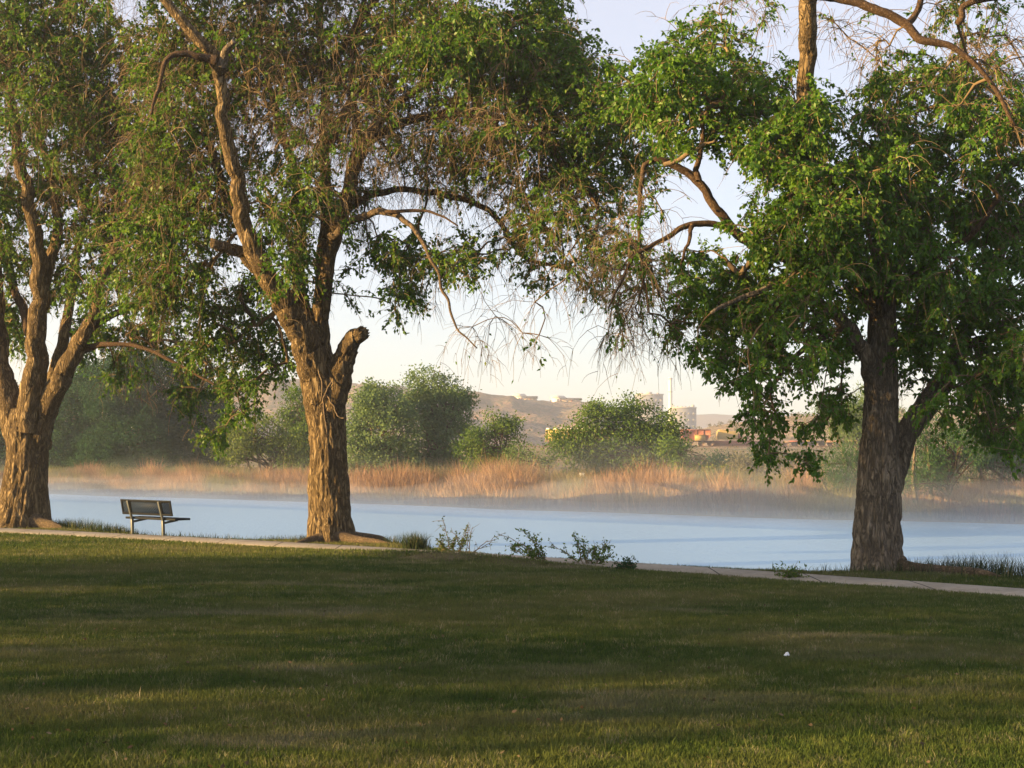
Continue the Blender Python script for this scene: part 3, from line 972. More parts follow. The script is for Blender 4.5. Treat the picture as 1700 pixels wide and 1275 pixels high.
# --- right tree
Dr_ = 25.4
big_tree("park_tree", "leafy tree at right by the footpath, upright shaded trunk with a long surface root", "tree", BIG, Dr_,
    [(1458, 950, 41), (1457, 915, 39), (1457, 870, 37), (1459, 820, 34), (1460, 770, 31), (1462, 700, 27), (1462, 640, 25.5), (1463, 590, 24), (1465, 530, 22), (1467, 470, 17), (1464, 400, 12), (1456, 320, 9), (1450, 240, 6)],
    [
        ([(1464, 880, 18), (1474, 820, 20), (1489, 765, 20), (1506, 722, 19), (1535, 680, 19), (1562, 635, 18), (1590, 580, 16), (1615, 520, 13), (1645, 450, 11), (1685, 370, 9), (1740, 280, 7), (1800, 160, 5)], 0.1, 1.8),
        ([(1455, 640, 15), (1432, 585, 13), (1405, 545, 12), (1372, 510, 9), (1330, 490, 7), (1280, 480, 5), (1220, 500, 4), (1180, 520, 2.5)], 0, -1.5),
        ([(1462, 545, 15), (1444, 495, 15), (1415, 450, 15), (1385, 410, 14), (1355, 350, 14), (1342, 280, 14), (1336, 200, 13), (1337, 130, 13), (1341, 60, 14), (1340, 0, 14), (1338, -80, 12), (1345, -200, 9)], 0, -2.4, {'mat': M_bark}),
        ([(1345, -10, 9), (1400, -2, 8), (1450, 14, 7.5), (1500, 38, 7.5), (1530, 66, 7), (1580, 78, 5), (1640, 130, 4), (1685, 210, 3)], -1.9, -2.6, {'mat': M_limb, 'wob': 0.4}),
        ([(1505, 42, 6), (1528, 10, 5), (1535, -60, 4)], -1.2, -0.8),
        ([(1590, 40, 6), (1610, 5, 5), (1700, -8, 5), (1760, -20, 4)], -1.3, -1.8, {'mat': M_limb}),
        ([(1350, 330, 11), (1318, 308, 10), (1288, 290, 9), (1262, 270, 8), (1240, 258, 6), (1212, 256, 3)], -0.2, -1.0, {'mat': M_limb}),
        ([(1415, 450, 11), (1350, 445, 10), (1290, 422, 9), (1248, 405, 8.5), (1222, 383, 8), (1190, 345, 7.5), (1158, 303, 7), (1120, 274, 6), (1088, 266, 4.5), (1068, 280, 4), (1062, 330, 3.6), (1060, 390, 3), (1066, 450, 2.4), (1078, 520, 1.5)], -0.1, -0.6, {'wob': 0.6}),
        ([(1102, 274, 4.5), (1130, 262, 4), (1160, 245, 3.5), (1188, 233, 2)], -0.6, -0.9, {'name': 'dead_branch', 'bare': 1, 'mat': M_deadwood}),
        ([(1160, 300, 5), (1157, 272, 4.6), (1166, 240, 4), (1165, 210, 3)], -0.5, -0.3),
        ([(1240, 398, 7), (1205, 376, 5.5), (1150, 372, 5), (1110, 392, 4.2), (1078, 410, 3.6), (1050, 430, 3), (1030, 470, 2.2), (1010, 512, 1.4)], -0.3, -1.0, {'wob': 0.4}),
        ([(1150, 372, 4), (1143, 400, 3), (1130, 440, 2)], -0.6, -0.7),
        ([(1466, 500, 12), (1490, 430, 11), (1520, 350, 9), (1560, 260, 7), (1590, 160, 6), (1600, 60, 5)], 0, 1.4),
        ([(1590, 580, 9), (1640, 560, 7), (1700, 560, 5), (1760, 590, 3)], 0.9, 0.0),
        ([(1500, 480, 8), (1540, 440, 7), (1600, 400, 5), (1660, 330, 4)], 0, -1.6),
        ([(1405, 545, 7), (1370, 560, 6), (1320, 590, 4), (1280, 640, 2.5)], -0.5, -0.9),
        ([(1478, 925, 22), (1510, 940, 12), (1545, 946, 9), (1580, 950, 8), (1610, 953, 8.5), (1635, 960, 7), (1665, 969, 1.5)], -0.1, -1.6, {'name': 'root', 'bare': 1, 'mat': M_root}),
        ([(1484, 938, 16), (1525, 955, 10), (1570, 960, 7), (1610, 963, 2)], -0.2, -1.0, {'name': 'root', 'bare': 1, 'mat': M_root}),
    ],
    [
        (1100, 130, 80, 60, 1, .97), (1130, 210, 80, 45, .9, .97), (1080, 180, 50, 50, .8, .97), (1200, 130, 90, 80, 1, .95), (1250, 215, 100, 60, 1, .97), (1330, 250, 90, 70, 1.1, .97, -1.6, 1.8), (1345, 190, 60, 45, .8, .95, -1.8, 1), (1180, 60, 60, 35, .5, .9), (1290, 150, 60, 60, .5, .9),
        (1450, 170, 60, 70, .6, .85), (1550, 150, 90, 70, .8, .8), (1640, 220, 80, 90, 1, .9), (1480, 270, 90, 80, .9, .9, -.8, 2), (1300, 370, 80, 60, 1, .95, -1, 2), (1400, 350, 100, 80, 1.2, .97, -1.5, 1.8), (1550, 330, 100, 80, 1, .95), (1660, 370, 80, 80, 1, .95),
        (1180, 460, 80, 60, .8, .95), (1140, 520, 50, 40, .7, .95), (1240, 520, 80, 70, 1, .95), (1310, 480, 90, 80, 1.1, .97), (1400, 430, 80, 70, 1.1, .97, -1.3, 1.6), (1560, 470, 90, 70, 1.1, .97), (1650, 500, 80, 80, 1.1, .97), (1500, 400, 60, 60, .8, .95, -1.5, 1),
        (1180, 585, 45, 30, .8, .97), (1260, 610, 55, 50, .9, .97), (1265, 690, 30, 45, .9, 1), (1330, 580, 60, 50, 1, .97), (1400, 560, 45, 40, .9, .97), (1395, 660, 45, 30, .8, 1), (1350, 700, 30, 35, .6, 1), (1340, 755, 14, 20, .9, 1), (1275, 745, 18, 20, .7, 1),
        (1550, 580, 70, 60, 1, .97), (1640, 620, 70, 60, 1.3, .97), (1530, 530, 50, 50, 1, .97, 1.5, 1.2), (1440, 500, 50, 40, .8, .97, 1.8, 1), (1560, 660, 35, 35, .7, .97), (1640, 700, 60, 35, .9, .97), (1690, 730, 30, 40, .9, 1), (1700, 600, 60, 60, 1, .97),
        (1620, 110, 90, 70, .7, .1), (1650, 200, 50, 70, .5, .1), (1450, 60, 90, 50, .25, .1), (1230, 20, 70, 40, .3, .3), (1600, 20, 80, 40, .5, .55), (1060, 470, 50, 70, .8, .25), (1030, 520, 40, 50, .5, .05), (1070, 340, 40, 50, .35, .15), (1110, 560, 40, 40, .35, .3), (1045, 420, 45, 45, .7, .3),
        (1500, -150, 200, 90, .4, .8), (1800, 250, 90, 150, .5, .95), (1800, 520, 80, 120, .5, .95), (1300, -150, 120, 80, .4, .7),
    ],
    M_leaf_r, M_bark_grey, 303, dens=22, twigs_per=7, leaves_per=18, leafL=0.088, flare=(0.22, 0.3, 5, 0.6), leaf_scale=0.75)

# ------------------------------------------------------------------ park trees standing left of the frame: they shade the lawn
def shade_tree(x, y, H, Rr, label, seed, tilt=0.0, low=2.2):
    r_ = np.random.default_rng(seed)
    z0 = float(G(np.array([x]), np.array([y]))[0])
    e = thing("park_tree", (x, y, z0), label, "tree", "park trees on the lawn beside the camera")
    P = catmull(np.array([[x, y, z0 - 0.1, 0.5], [x + 0.1, y, z0 + 1.0, 0.38], [x, y + 0.1, z0 + H * 0.35, 0.3], [x + tilt, y, z0 + H * 0.6, 0.2], [x + tilt, y, z0 + H * 0.85, 0.07]]), 8)
    V, Fc = limb_tube(P[:, :3], P[:, 3], 28, seed, 0.08, (0.4, 0.35, 5, 0))
    mesh_obj("trunk", V, Fc, M_bark, e, smooth=True)
    n = 170
    p = norm(r_.normal(size=(n, 3))) * (r_.random((n, 1)) ** 0.4)
    C = np.array([x + tilt, y, z0 + (H + low) / 2]) + p * np.array([Rr, Rr, (H - low) / 2])
    nodes = P[len(P) // 3:, :3]
    st = nodes[r_.integers(0, len(nodes), n)]
    st[:, 2] = np.minimum(st[:, 2], C[:, 2])
    k = 6
    u = np.linspace(0, 1, k)[None, :, None]
    mid = (st + C) / 2 + np.array([0, 0, 0.6])
    B = (1 - u) ** 2 * st[:, None] + 2 * u * (1 - u) * mid[:, None] + u * u * C[:, None]
    V, Q = tubes(B, np.linspace(0.06, 0.015, k)[None, :] * np.ones((n, 1)), 5)
    b = mesh_obj("branches", V, Q, M_twig, e, {"rnd": np.full(len(V), 0.4)})
    b['kind'] = "stuff"
    m = n * 85
    ci = r_.integers(0, n, m)
    b = C[ci] + r_.normal(size=(m, 3)) * 0.55
    d = norm(r_.normal(size=(m, 3)) + np.array([0, 0, -0.4]))
    L = 0.2 * r_.uniform(0.7, 1.3, m)
    V, Q = leaf_quads(b, d, L, L * 0.6)
    mesh_obj("crown", V, Q, M_leaf, e, {"rnd": np.repeat(r_.random(m), 4)})


shade_tree(-22.0, 14.9, 10.5, 4.0, "broad park tree out of view left of the lawn, nearest the lake", 1)
shade_tree(-26.0, 8.6, 12.0, 4.4, "tall park tree out of view left of the lawn, middle one", 2)
shade_tree(-22.0, 3.95, 11.5, 3.5, "narrower park tree out of view, behind and left of the viewer", 3)
shade_tree(-34.0, 13.7, 12.0, 3.6, "wide park tree out of view, farther left across the lawn", 4)
shade_tree(-30.0, -11.5, 10.0, 3.5, "park tree out of view, farthest behind the viewer", 5)

# ------------------------------------------------------------------ bench
M_bdark = plain("dark_coated_steel", (0.005, 0.006, 0.007), 0.6, 0.0, 0.12, 0.2, 30)
M_galv = plain("galvanised_steel", (0.075, 0.082, 0.08), 0.5, 0.2, 0.5, 0.2, 25)
t = NT("perforated_steel_sheet")
g = t.node("NewGeometry")
w1 = t.node("TexVoronoi", {"Vector": g.outputs["Position"], "Scale": 55.0, "Randomness": 0.0}).outputs[0]
hole = t.math('LESS_THAN', w1, 0.36)
b = t.node("BsdfPrincipled", {"Base Color": (0.006, 0.011, 0.02, 1), "Roughness": 0.6, "Specular IOR Level": 0.1})
tp_ = t.node("BsdfTransparent")
M_perf = t.finish(None, surface=t.node("MixShader", {0: t.math('MULTIPLY', hole, 1.0), 1: b.outputs[0], 2: tp_.outputs[0]}).outputs[0])

u_ = np.array([0.80, -0.60, 0.0]); n_ = np.array([0.60, 0.80, 0.0]); z_ = np.array([0, 0, 1.0])
bo = at(215, 889, 35.1)
bo[2] = float(G(np.array([bo[0]]), np.array([bo[1]]))[0])
bench = thing("bench", bo, "dark steel bench on two pale metal legs, seen from behind, facing the lake", "bench")


def bxf(c, su, sn, sz, tilt=0.0):
    """box in the bench frame: c=(u,n,z) centre; tilt leans the top backwards (away from n)"""
    V, Q = box(0, 0, 0, su, sn, sz)
    ct, st_ = math.cos(tilt), math.sin(tilt)
    n2 = V[:, 1] * ct - V[:, 2] * st_
    z2 = V[:, 1] * st_ + V[:, 2] * ct
    return bo + (c[0] + V[:, :1]) * u_ + (c[1] + n2)[:, None] * n_ + (c[2] + z2)[:, None] * z_, Q


def barf(a, b_, w, d):
    """flat bar from a to b in the bench frame (u,n,z)"""
    a = np.array(a, float); b_ = np.array(b_, float)
    A = bo + a[0] * u_ + a[1] * n_ + a[2] * z_
    B = bo + b_[0] * u_ + b_[1] * n_ + b_[2] * z_
    T = norm(B - A)
    S = u_
    W = norm(np.cross(T, S))
    V = []
    for p in (A, B):
        for s1, s2 in ((-1, -1), (1, -1), (1, 1), (-1, 1)):
            V.append(p + s1 * S * w / 2 + s2 * W * d / 2)
    return np.array(V), np.array([[0, 3, 2, 1], [4, 5, 6, 7], [0, 1, 5, 4], [1, 2, 6, 5], [2, 3, 7, 6], [3, 0, 4, 7]])


BT = R(12)
back = []
u0, u1 = -0.30, 1.58
uc, ul = (u0 + u1) / 2, (u1 - u0)
for dz in (-0.165, 0.165):
    zc = 0.70 + dz * math.cos(BT)
    back.append(bxf((uc, -0.01 - dz * math.sin(BT), zc), ul, 0.035, 0.05, BT))
for uu in (u0 + 0.025, u1 - 0.025, 0.04, 1.21):
    back.append(bxf((uu, -0.01, 0.70), 0.05, 0.033, 0.29, BT))
V, Fc = join(back)
bk = bevel(mesh_obj("backrest", V, Fc, M_bdark, bench), 0.006)
V, Q = bxf((uc, -0.005, 0.70), ul - 0.06, 0.008, 0.30, BT)
mesh_obj("mesh_panel", V, Q, M_perf, bk)
st_parts = [bxf((uc, 0.13, 0.425), ul, 0.05, 0.05), bxf((uc, 0.55, 0.425), ul, 0.05, 0.05)]
for uu in (u0 + 0.03, u1 - 0.03, uc):
    st_parts.append(bxf((uu, 0.34, 0.424), 0.05, 0.38, 0.045))
V, Fc = join(st_parts)
seat = bevel(mesh_obj("seat", V, Fc, M_bdark, bench), 0.006)
V, Q = bxf((uc, 0.34, 0.435), ul - 0.06, 0.40, 0.012)
mesh_obj("mesh_panel", V, Q, M_perf, seat)
for uu in (0.0, 1.17):
    V, Fc = join([barf((uu, 0.10, -0.1), (uu, 0.07, 0.40), 0.065, 0.065), barf((uu, 0.075, 0.38), (uu, -0.075, 0.86), 0.06, 0.05),
                  barf((uu, 0.08, 0.33), (uu, 0.52, 0.39), 0.055, 0.05)])
    bevel(mesh_obj("leg", V, Fc, M_galv, bench), 0.008)

# ------------------------------------------------------------------ weeds on the near shore
def weed(px, py, D, stems, label, seed, leafm, col='green', name="shoreline_weed"):
    """stems: list of (dx px, dy px tip, leafiness 0..1)"""
    r_ = np.random.default_rng(seed)
    b0 = at(px, py, D)
    b0[2] = float(G(np.array([b0[0]]), np.array([b0[1]]))[0])
    e = thing(name, b0, label, "weed", "sparse weeds at the near water edge")
    LV, LR, SV = [], [], []
    for sx, dx, dy, lf in stems:
        s0 = b0 + np.array([sx * D / F, r_.uniform(-0.1, 0.1), -0.02])
        tip = b0 + np.array([(sx + dx) * D / F, r_.uniform(-0.35, 0.35), dy * D / F])
        mid = (s0 + tip) / 2 + np.array([-dx * D / F * 0.15, 0, dy * D / F * 0.12])
        k = 12
        u = np.linspace(0, 1, k)[:, None]
        P = (1 - u) ** 2 * s0 + 2 * u * (1 - u) * mid + u * u * tip
        P[1:] += r_.normal(size=(k - 1, 3)) * 0.010
        SV.append(tubes(P[None], np.linspace(0.010, 0.004, k)[None], 4))
        ns = int(6 + lf * 8)
        js = r_.integers(2, k - 1, ns)
        sd = norm(norm(P[js] - P[js - 1]) + r_.normal(size=(ns, 3)) * 0.8)
        T2 = make_twigs(P[js], sd, r_.uniform(0.08, 0.26, ns), r_.uniform(-0.1, 0.2, ns), 4)
        SV.append(tubes(T2, np.linspace(0.005, 0.0025, 4)[None] * np.ones((ns, 1)), 3))
        pts = np.concatenate([T2.reshape(-1, 3), P[3:]])
        m = int(len(pts) * 2.2 * lf)
        if m:
            ii = r_.integers(0, len(pts), m)
            d = norm(r_.normal(size=(m, 3)) + np.array([0, 0, 0.3]))
            L = r_.uniform(0.035, 0.075, m)
            LV.append(leaf_quads(pts[ii] + r_.normal(size=(m, 3)) * 0.015, d, L, L * 0.5))
    V, Fc = join(SV)
    mesh_obj("stem", V, Fc, M_twig, e, {"rnd": np.full(len(V), 0.7)})
    if LV:
        V, Fc = join(LV)
        mesh_obj("foliage", V, Fc, leafm, e, {"rnd": np.repeat(r_.random(len(V) // 4), 4)})


weed(758, 923, 28.6, [(-10, -14, 62, .35), (-14, -20, 30, 1), (-6, 2, 28, 1), (4, 16, 50, .3), (16, 4, 54, .05), (20, 6, 48, .02), (24, 44, 26, .1), (0, 20, 32, .9), (22, 60, 40, .02), (10, -20, 46, .3), (-18, -10, 18, 1)],
     "half bare weed with a pale dead stem, leftmost of the shore weeds", 71, MF['olive'])
weed(905, 927, 26.6, [(0, -40, 58, .9), (0, -78, 50, .5), (2, -60, 34, .9), (4, -25, 42, 1), (-2, -85, 14, .5), (0, -30, 22, .9), (-4, -50, 20, .9), (4, -38, 30, .8)],
     "leafy green weed leaning left over the water, middle of the three shore weeds", 72, MF['green'])
weed(975, 934, 26.2, [(-6, -18, 54, .9), (-8, -52, 34, .8), (0, -8, 40, .9), (6, 6, 30, .8), (12, 24, 28, .9), (18, 20, 20, .9), (10, 10, 24, .4), (0, 4, 26, .3), (14, 18, 34, .4)],
     "bushy green weed, rightmost and densest of the three shore weeds", 73, MF['green'])
weed(1040, 938, 24.9, [(0, -10, 6, 1), (0, 8, 7, 1), (0, 2, 9, 1), (-6, -8, 5, 1), (5, 8, 4, 1)], "tiny dark ground weed at the path end right of the shore weeds", 74, MF['dark'])
weed(1310, 960, 23.6, [(0, -8, 10, .9), (0, 5, 14, .7), (2, 14, 7, .9), (-3, -12, 6, .9)], "small green weed growing at the footpath edge left of the right tree", 75, MF['green'])


def tuft(px, py, D, h, n, label, seed):
    r_ = np.random.default_rng(seed)
    b0 = at(px, py, D)
    b0[2] = float(G(np.array([b0[0]]), np.array([b0[1]]))[0])
    X = b0[0] + r_.normal(size=n) * 0.11
    Y = b0[1] + r_.normal(size=n) * 0.11
    V, Fc = blades(X, Y, np.full(n, b0[2] - 0.02), h * r_.uniform(0.5, 1.1, n), np.full(n, 0.012), 0.95)
    o = mesh_obj("grass_tuft", V, Fc, M_shore, attrs={"rnd": np.repeat(r_.random(n), 5)})
    tag(o, label, "grass", "grass tufts beside the middle tree roots")


tuft(690, 914, 30.3, 0.42, 420, "dense dark grass tuft between the middle tree roots and the first weed", 81)
tuft(630, 897, 33.6, 0.34, 130, "thin grass tuft just right of the middle tree trunk", 82)

nl_ = 600
Dq = 6.5 * (34 / 6.5) ** rng.random(nl_)
Xq = (rng.random(nl_) - 0.5) * 2 * 0.38 * Dq
kq = Dq < Ypath(Xq) - 0.1
Dq, Xq = Dq[kq], Xq[kq]
bq = np.stack([Xq, Dq, G(Xq, Dq) + rng.uniform(0.01, 0.05, len(Xq))], 1)
V, Q = leaf_quads(bq, norm(rng.normal(size=bq.shape) * np.array([1, 1, 0.35])), rng.uniform(0.02, 0.05, len(Xq)), rng.uniform(0.012, 0.03, len(Xq)))
tag(mesh_obj("fallen_leaves", V, Q, M_twig, attrs={"rnd": np.repeat(rng.random(len(Xq)) * 0.6, 4)}), "brown fallen leaves and bits scattered over the lawn", "leaves", kind="stuff")

# crumpled litter on the lawn
lc = at(1306, 1072, 0)
Dq = 12.3
lc = at(1306, 1072, Dq)
lc[2] = float(G(np.array([lc[0]]), np.array([lc[1]]))[0]) + 0.05
gx, gy = np.meshgrid(np.linspace(-1, 1, 12), np.linspace(-1, 1, 12))
h = 0.03 * (1 - gx ** 2) * (1 - gy ** 2) + 0.018 * (vnoise(gx * 3, gy * 3, 0, 4) - 0.5)
V = np.stack([lc[0] + gx * 0.024, lc[1] + gy * 0.024, lc[2] + h], -1).reshape(-1, 3)
i = np.arange(144).reshape(12, 12)
Q = np.stack([i[:-1, :-1], i[:-1, 1:], i[1:, 1:], i[1:, :-1]], -1).reshape(-1, 4)
o = mesh_obj("litter_scrap", V, Q, plain("white_paper", (0.7, 0.7, 0.72), 0.7, 0, 0.3, 0.1))
tag(o, "small crumpled white scrap lying in the grass at right", "litter")
m = o.modifiers.new("solid", 'SOLIDIFY'); m.thickness = 0.002

# ------------------------------------------------------------------ reeds on the far shore
t = NT("dry_reed")
hgt_ = t.attr("hh")
c = t.ramp(t.attr("rnd"), [(0, (0.08, 0.048, 0.033)), (0.4, (0.19, 0.118, 0.075)), (0.8, (0.32, 0.195, 0.118)), (1, (0.46, 0.32, 0.20))])
c = t.mix(t.math('MULTIPLY', t.attr("grn"), 1.0), c, (0.13, 0.15, 0.055))
d = t.node("BsdfDiffuse", {"Color": c})
tr = t.node("BsdfTranslucent", {"Color": c})
M_reed = t.finish(None, surface=t.node("MixShader", {0: 0.2, 1: d.outputs[0], 2: tr.outputs[0]}).outputs[0])
N = 95000
Xr = rng.uniform(-42, 27, N)
Yq = rng.uniform(0, 1, N) ** 0.8 * 6.5
patch = fbm(Xr * 0.22, Yq * 0.3, 0, 61, 3)
hl = np.interp(Xr, [-42, -30, -24, -15, -9, -2, 3, 8, 13, 17, 20, 27], [0.95, 0.95, 1.0, 0.95, 1.2, 1.5, 1.35, 1.4, 1.3, 0.95, 1.05, 1.2])
hr = hl * (0.55 + 0.9 * patch) * rng.uniform(0.65, 1.15, N) * (0.8 + 0.06 * Yq)
keep = rng.random(N) < np.clip((patch - 0.28) * 4, 0.25, 1)
Xr, Yq, hr, patch = Xr[keep], Yq[keep], hr[keep], patch[keep]
Yr = Yfar(Xr) + 0.1 + Yq
clump_ = vnoise(Xr * 1.1, Yq * 1.1, 0, 63)
hr = hr * (0.55 + 0.75 * clump_) * (0.75 + 0.55 * vnoise(Xr * 0.45, Yq * 0.4, 0, 66)) * np.where(rng.random(len(hr)) < 0.03, 1.25, 1.0)
V, Fc = blades(Xr, Yr, zfar(Xr, Yr) - 0.05, hr, rng.uniform(0.015, 0.04, len(Xr)), np.where(rng.random(len(Xr)) < 0.35, 1.2, 0.5))
gr = np.clip((vnoise(Xr * 0.35, Yq * 0.5, 0, 77) - 0.62) * 4, 0, 0.75)
tag(mesh_obj("reeds", V, Fc, M_reed, attrs={"rnd": np.repeat(np.clip(0.45 * rng.random(len(Xr)) + 0.55 * np.clip(clump_ * 1.3 - 0.1, 0, 1), 0, 1), 5), "hh": np.zeros(len(V)), "grn": np.repeat(gr, 5)}),
    "band of dry orange reeds standing along the far waterline", "reeds", kind="stuff")

# low brush and rank grass behind the reeds
N = 42000
Xr = rng.uniform(-48, 34, N)
Yq = 5.5 + rng.uniform(0, 1, N) * 16
Yr = Yfar(Xr) + Yq
pt = fbm(Xr * 0.15, Yq * 0.2, 0, 91, 3)
V, Fc = blades(Xr, Yr, zfar(Xr, Yr) - 0.05, (0.35 + 0.8 * pt) * rng.uniform(0.5, 1.2, N), rng.uniform(0.03, 0.08, N), 0.8)
tag(mesh_obj("bank_grass", V, Fc, M_reed, attrs={"rnd": np.repeat(rng.random(N) * 0.7, 5), "hh": np.zeros(len(V)), "grn": np.repeat(np.clip((pt - 0.35) * 4, 0, 1), 5)}),
    "low green and straw coloured bank grass behind the reeds", "grass", kind="stuff")

# ------------------------------------------------------------------ far trees and shrubs
FT = "trees and shrubs beyond the far shore"


def far_tree(name, label, D, clumps, mat, seed, trunk_px=None, card=0.24, dens=1.0, cat="tree", group=FT, trunkm=None, feather=False, stems=1):
    r_ = np.random.default_rng(seed)
    sc = D / F
    cl = np.array(clumps, float)
    if not feather and cat == "tree":
        skirt = [(cx + dx * rx, 768 - (110 - D) * -0.25, rx * 0.8, 20) for cx, cy, rx, ry in clumps[:3] for dx in (-0.5, 0.5)]
        cl = np.vstack([cl, np.array(skirt, float)])
    bx_ = trunk_px if trunk_px else float(cl[:, 0].mean())
    X0 = (bx_ - 850) * sc
    z0 = zfar1(X0, D)
    e = thing(name, (X0, D, z0), label, cat, group)
    C = []
    for cx, cy, rx, ry in cl:
        n = max(5, int(math.pi * rx * ry * sc * sc * 3.6 * dens))
        p = norm(r_.normal(size=(n, 3))) * (r_.uniform(0.2, 1.25, (n, 1)) ** 0.5)
        c0 = at(cx, cy, D)
        rr = np.array([rx * sc, (rx + ry) / 2 * sc, ry * sc])
        C.append(c0 + p * rr)
    C = np.concatenate(C)
    C[:, 2] = np.maximum(C[:, 2], z0 + 0.15)
    n = len(C)
    # trunk
    top = C[:, 2].max()
    H = top - z0
    tm = trunkm or M_bark_grey
    TB = []
    r0 = max(0.05, H * 0.028)
    for s in range(stems):
        sx = (s - (stems - 1) / 2) * 0.5
        P = catmull(np.array([[X0 + sx, D, z0 - 0.2, r0], [X0 + sx * 1.5 + r_.normal() * 0.1, D, z0 + H * 0.3, r0 * 0.8], [X0 + sx * 2.5 + r_.normal() * 0.3, D + r_.normal() * 0.2, z0 + H * 0.7, r0 * 0.35]]), 6)
        V, Fc = limb_tube(P[:, :3], P[:, 3], 10, seed, 0.05)
        TB.append((V, Fc))
    V, Fc = join(TB)
    mesh_obj("trunk", V, Fc, tm, e, smooth=True)
    # branches
    sel = r_.choice(n, min(n, 70), replace=False)
    nodes = P[4:, :3]
    st = nodes[r_.integers(0, len(nodes), len(sel))]
    st[:, 2] = np.minimum(st[:, 2], C[sel, 2])
    u = np.linspace(0, 1, 5)[None, :, None]
    mid = (st + C[sel]) / 2 + np.array([0, 0, H * 0.05])
    B = (1 - u) ** 2 * st[:, None] + 2 * u * (1 - u) * mid[:, None] + u * u * C[sel][:, None]
    V, Q = tubes(B, np.linspace(r0 * 0.35, 0.02, 5)[None] * np.ones((len(sel), 1)), 4)
    o = mesh_obj("branches", V, Q, M_limb, e)
    o['kind'] = "stuff"
    m = n * (220 if feather else 150)
    card = card * (1.0 if feather else 0.78)
    ci = r_.integers(0, n, m)
    spread = 0.42 * (card / 0.24) ** 0.5
    b = C[ci] + r_.normal(size=(m, 3)) * spread * np.array([1, 1, 0.75])
    b[:, 2] = np.maximum(b[:, 2], z0 + 0.05)
    if feather:
        d = norm(r_.normal(size=(m, 3)) * 0.5 + np.array([0, 0, 0.7]))
        L = card * r_.uniform(0.8, 1.8, m)
        V, Q = leaf_quads(b, d, L, L * 0.18)
    else:
        d = norm(r_.normal(size=(m, 3)) + np.array([0, 0, -0.2]))
        L = card * r_.uniform(0.6, 1.3, m)
        V, Q = leaf_quads(b, d, L, L * 0.6)
    rn = np.clip(0.5 * r_.random(m) + 0.5 * r_.random(n)[ci], 0, 1)
    mesh_obj("crown", V, Q, mat, e, {"rnd": np.repeat(rn, 4)})
    return e


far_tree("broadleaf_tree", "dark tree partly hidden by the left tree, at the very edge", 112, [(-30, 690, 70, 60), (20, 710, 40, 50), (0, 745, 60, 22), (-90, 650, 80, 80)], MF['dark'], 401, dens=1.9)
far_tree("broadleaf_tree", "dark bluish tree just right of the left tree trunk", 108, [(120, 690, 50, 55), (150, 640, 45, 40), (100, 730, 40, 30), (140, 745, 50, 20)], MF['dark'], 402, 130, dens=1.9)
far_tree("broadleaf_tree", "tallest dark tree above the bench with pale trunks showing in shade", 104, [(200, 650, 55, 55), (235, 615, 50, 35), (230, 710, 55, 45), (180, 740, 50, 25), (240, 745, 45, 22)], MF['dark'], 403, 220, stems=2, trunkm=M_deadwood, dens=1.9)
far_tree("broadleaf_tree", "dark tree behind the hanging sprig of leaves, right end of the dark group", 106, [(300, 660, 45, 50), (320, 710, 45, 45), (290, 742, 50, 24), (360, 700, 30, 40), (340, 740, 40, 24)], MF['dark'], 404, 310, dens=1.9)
far_tree("shrub", "wide yellowish shrub between the bench and the middle tree", 92, [(400, 735, 40, 30), (440, 725, 45, 30), (480, 740, 35, 28), (385, 755, 30, 16)], MF['olive'], 405, 430, card=0.2, cat="shrub", stems=3)
far_tree("young_tree", "slim pale green tree close left of the middle tree trunk", 100, [(500, 680, 26, 38), (515, 720, 28, 35), (490, 710, 20, 30)], MF['green'], 406, 505)
far_tree("willow_tree", "pale grey green willow just right of the middle tree trunk", 90, [(610, 675, 32, 38), (640, 665, 38, 35), (620, 720, 38, 40), (660, 710, 34, 45), (635, 748, 40, 20), (595, 735, 25, 35)], MF['willow'], 407, 630, card=0.22, stems=2)
far_tree("willow_tree", "tall rounded willow, highest of the far trees", 93, [(715, 645, 40, 32), (745, 665, 36, 36), (700, 690, 34, 35), (740, 710, 40, 40), (720, 740, 45, 25), (690, 650, 20, 25), (765, 690, 20, 40)], MF['willow'], 408, 720, card=0.22, stems=2)
far_tree("broadleaf_tree", "shorter fresh green tree right of the tall willow", 88, [(810, 715, 28, 26), (835, 728, 26, 30), (845, 705, 14, 12), (800, 745, 28, 20), (780, 730, 20, 28)], MF['green'], 409, 820, card=0.2, stems=2)
far_tree("shrub", "low pale shrub between the short green tree and the round tree", 80, [(870, 757, 30, 16), (900, 762, 28, 14), (850, 765, 18, 12)], MF['willow'], 410, 880, card=0.16, cat="shrub", stems=3)
far_tree("broadleaf_tree", "large round sunlit tree in front of the rail cars", 82, [(985, 700, 28, 26), (1025, 685, 35, 28), (1065, 690, 36, 28), (1100, 705, 30, 32), (1000, 735, 40, 30), (1060, 735, 50, 34), (960, 735, 26, 26), (1110, 738, 28, 30), (940, 745, 22, 18), (925, 740, 18, 18), (1000, 760, 40, 16), (1080, 760, 50, 16)], MF['green'], 411, 1040, card=0.2, stems=3)
far_tree("shrub", "round green bush leaning on the right foot of the round tree", 78, [(1122, 752, 20, 18), (1136, 768, 24, 12), (1112, 735, 12, 12)], MF['green'], 412, 1130, card=0.18, cat="shrub", stems=3)
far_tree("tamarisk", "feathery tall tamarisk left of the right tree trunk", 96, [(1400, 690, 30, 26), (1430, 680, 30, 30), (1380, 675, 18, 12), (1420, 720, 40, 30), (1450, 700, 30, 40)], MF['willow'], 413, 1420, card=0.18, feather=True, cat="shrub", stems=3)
far_tree("tamarisk", "low dome shaped feathery shrub left of the right tree trunk", 60, [(1395, 785, 38, 26), (1425, 775, 34, 30), (1380, 800, 30, 18), (1415, 805, 34, 18)], MF['tamarisk'], 414, 1405, card=0.12, feather=True, cat="shrub", stems=3)
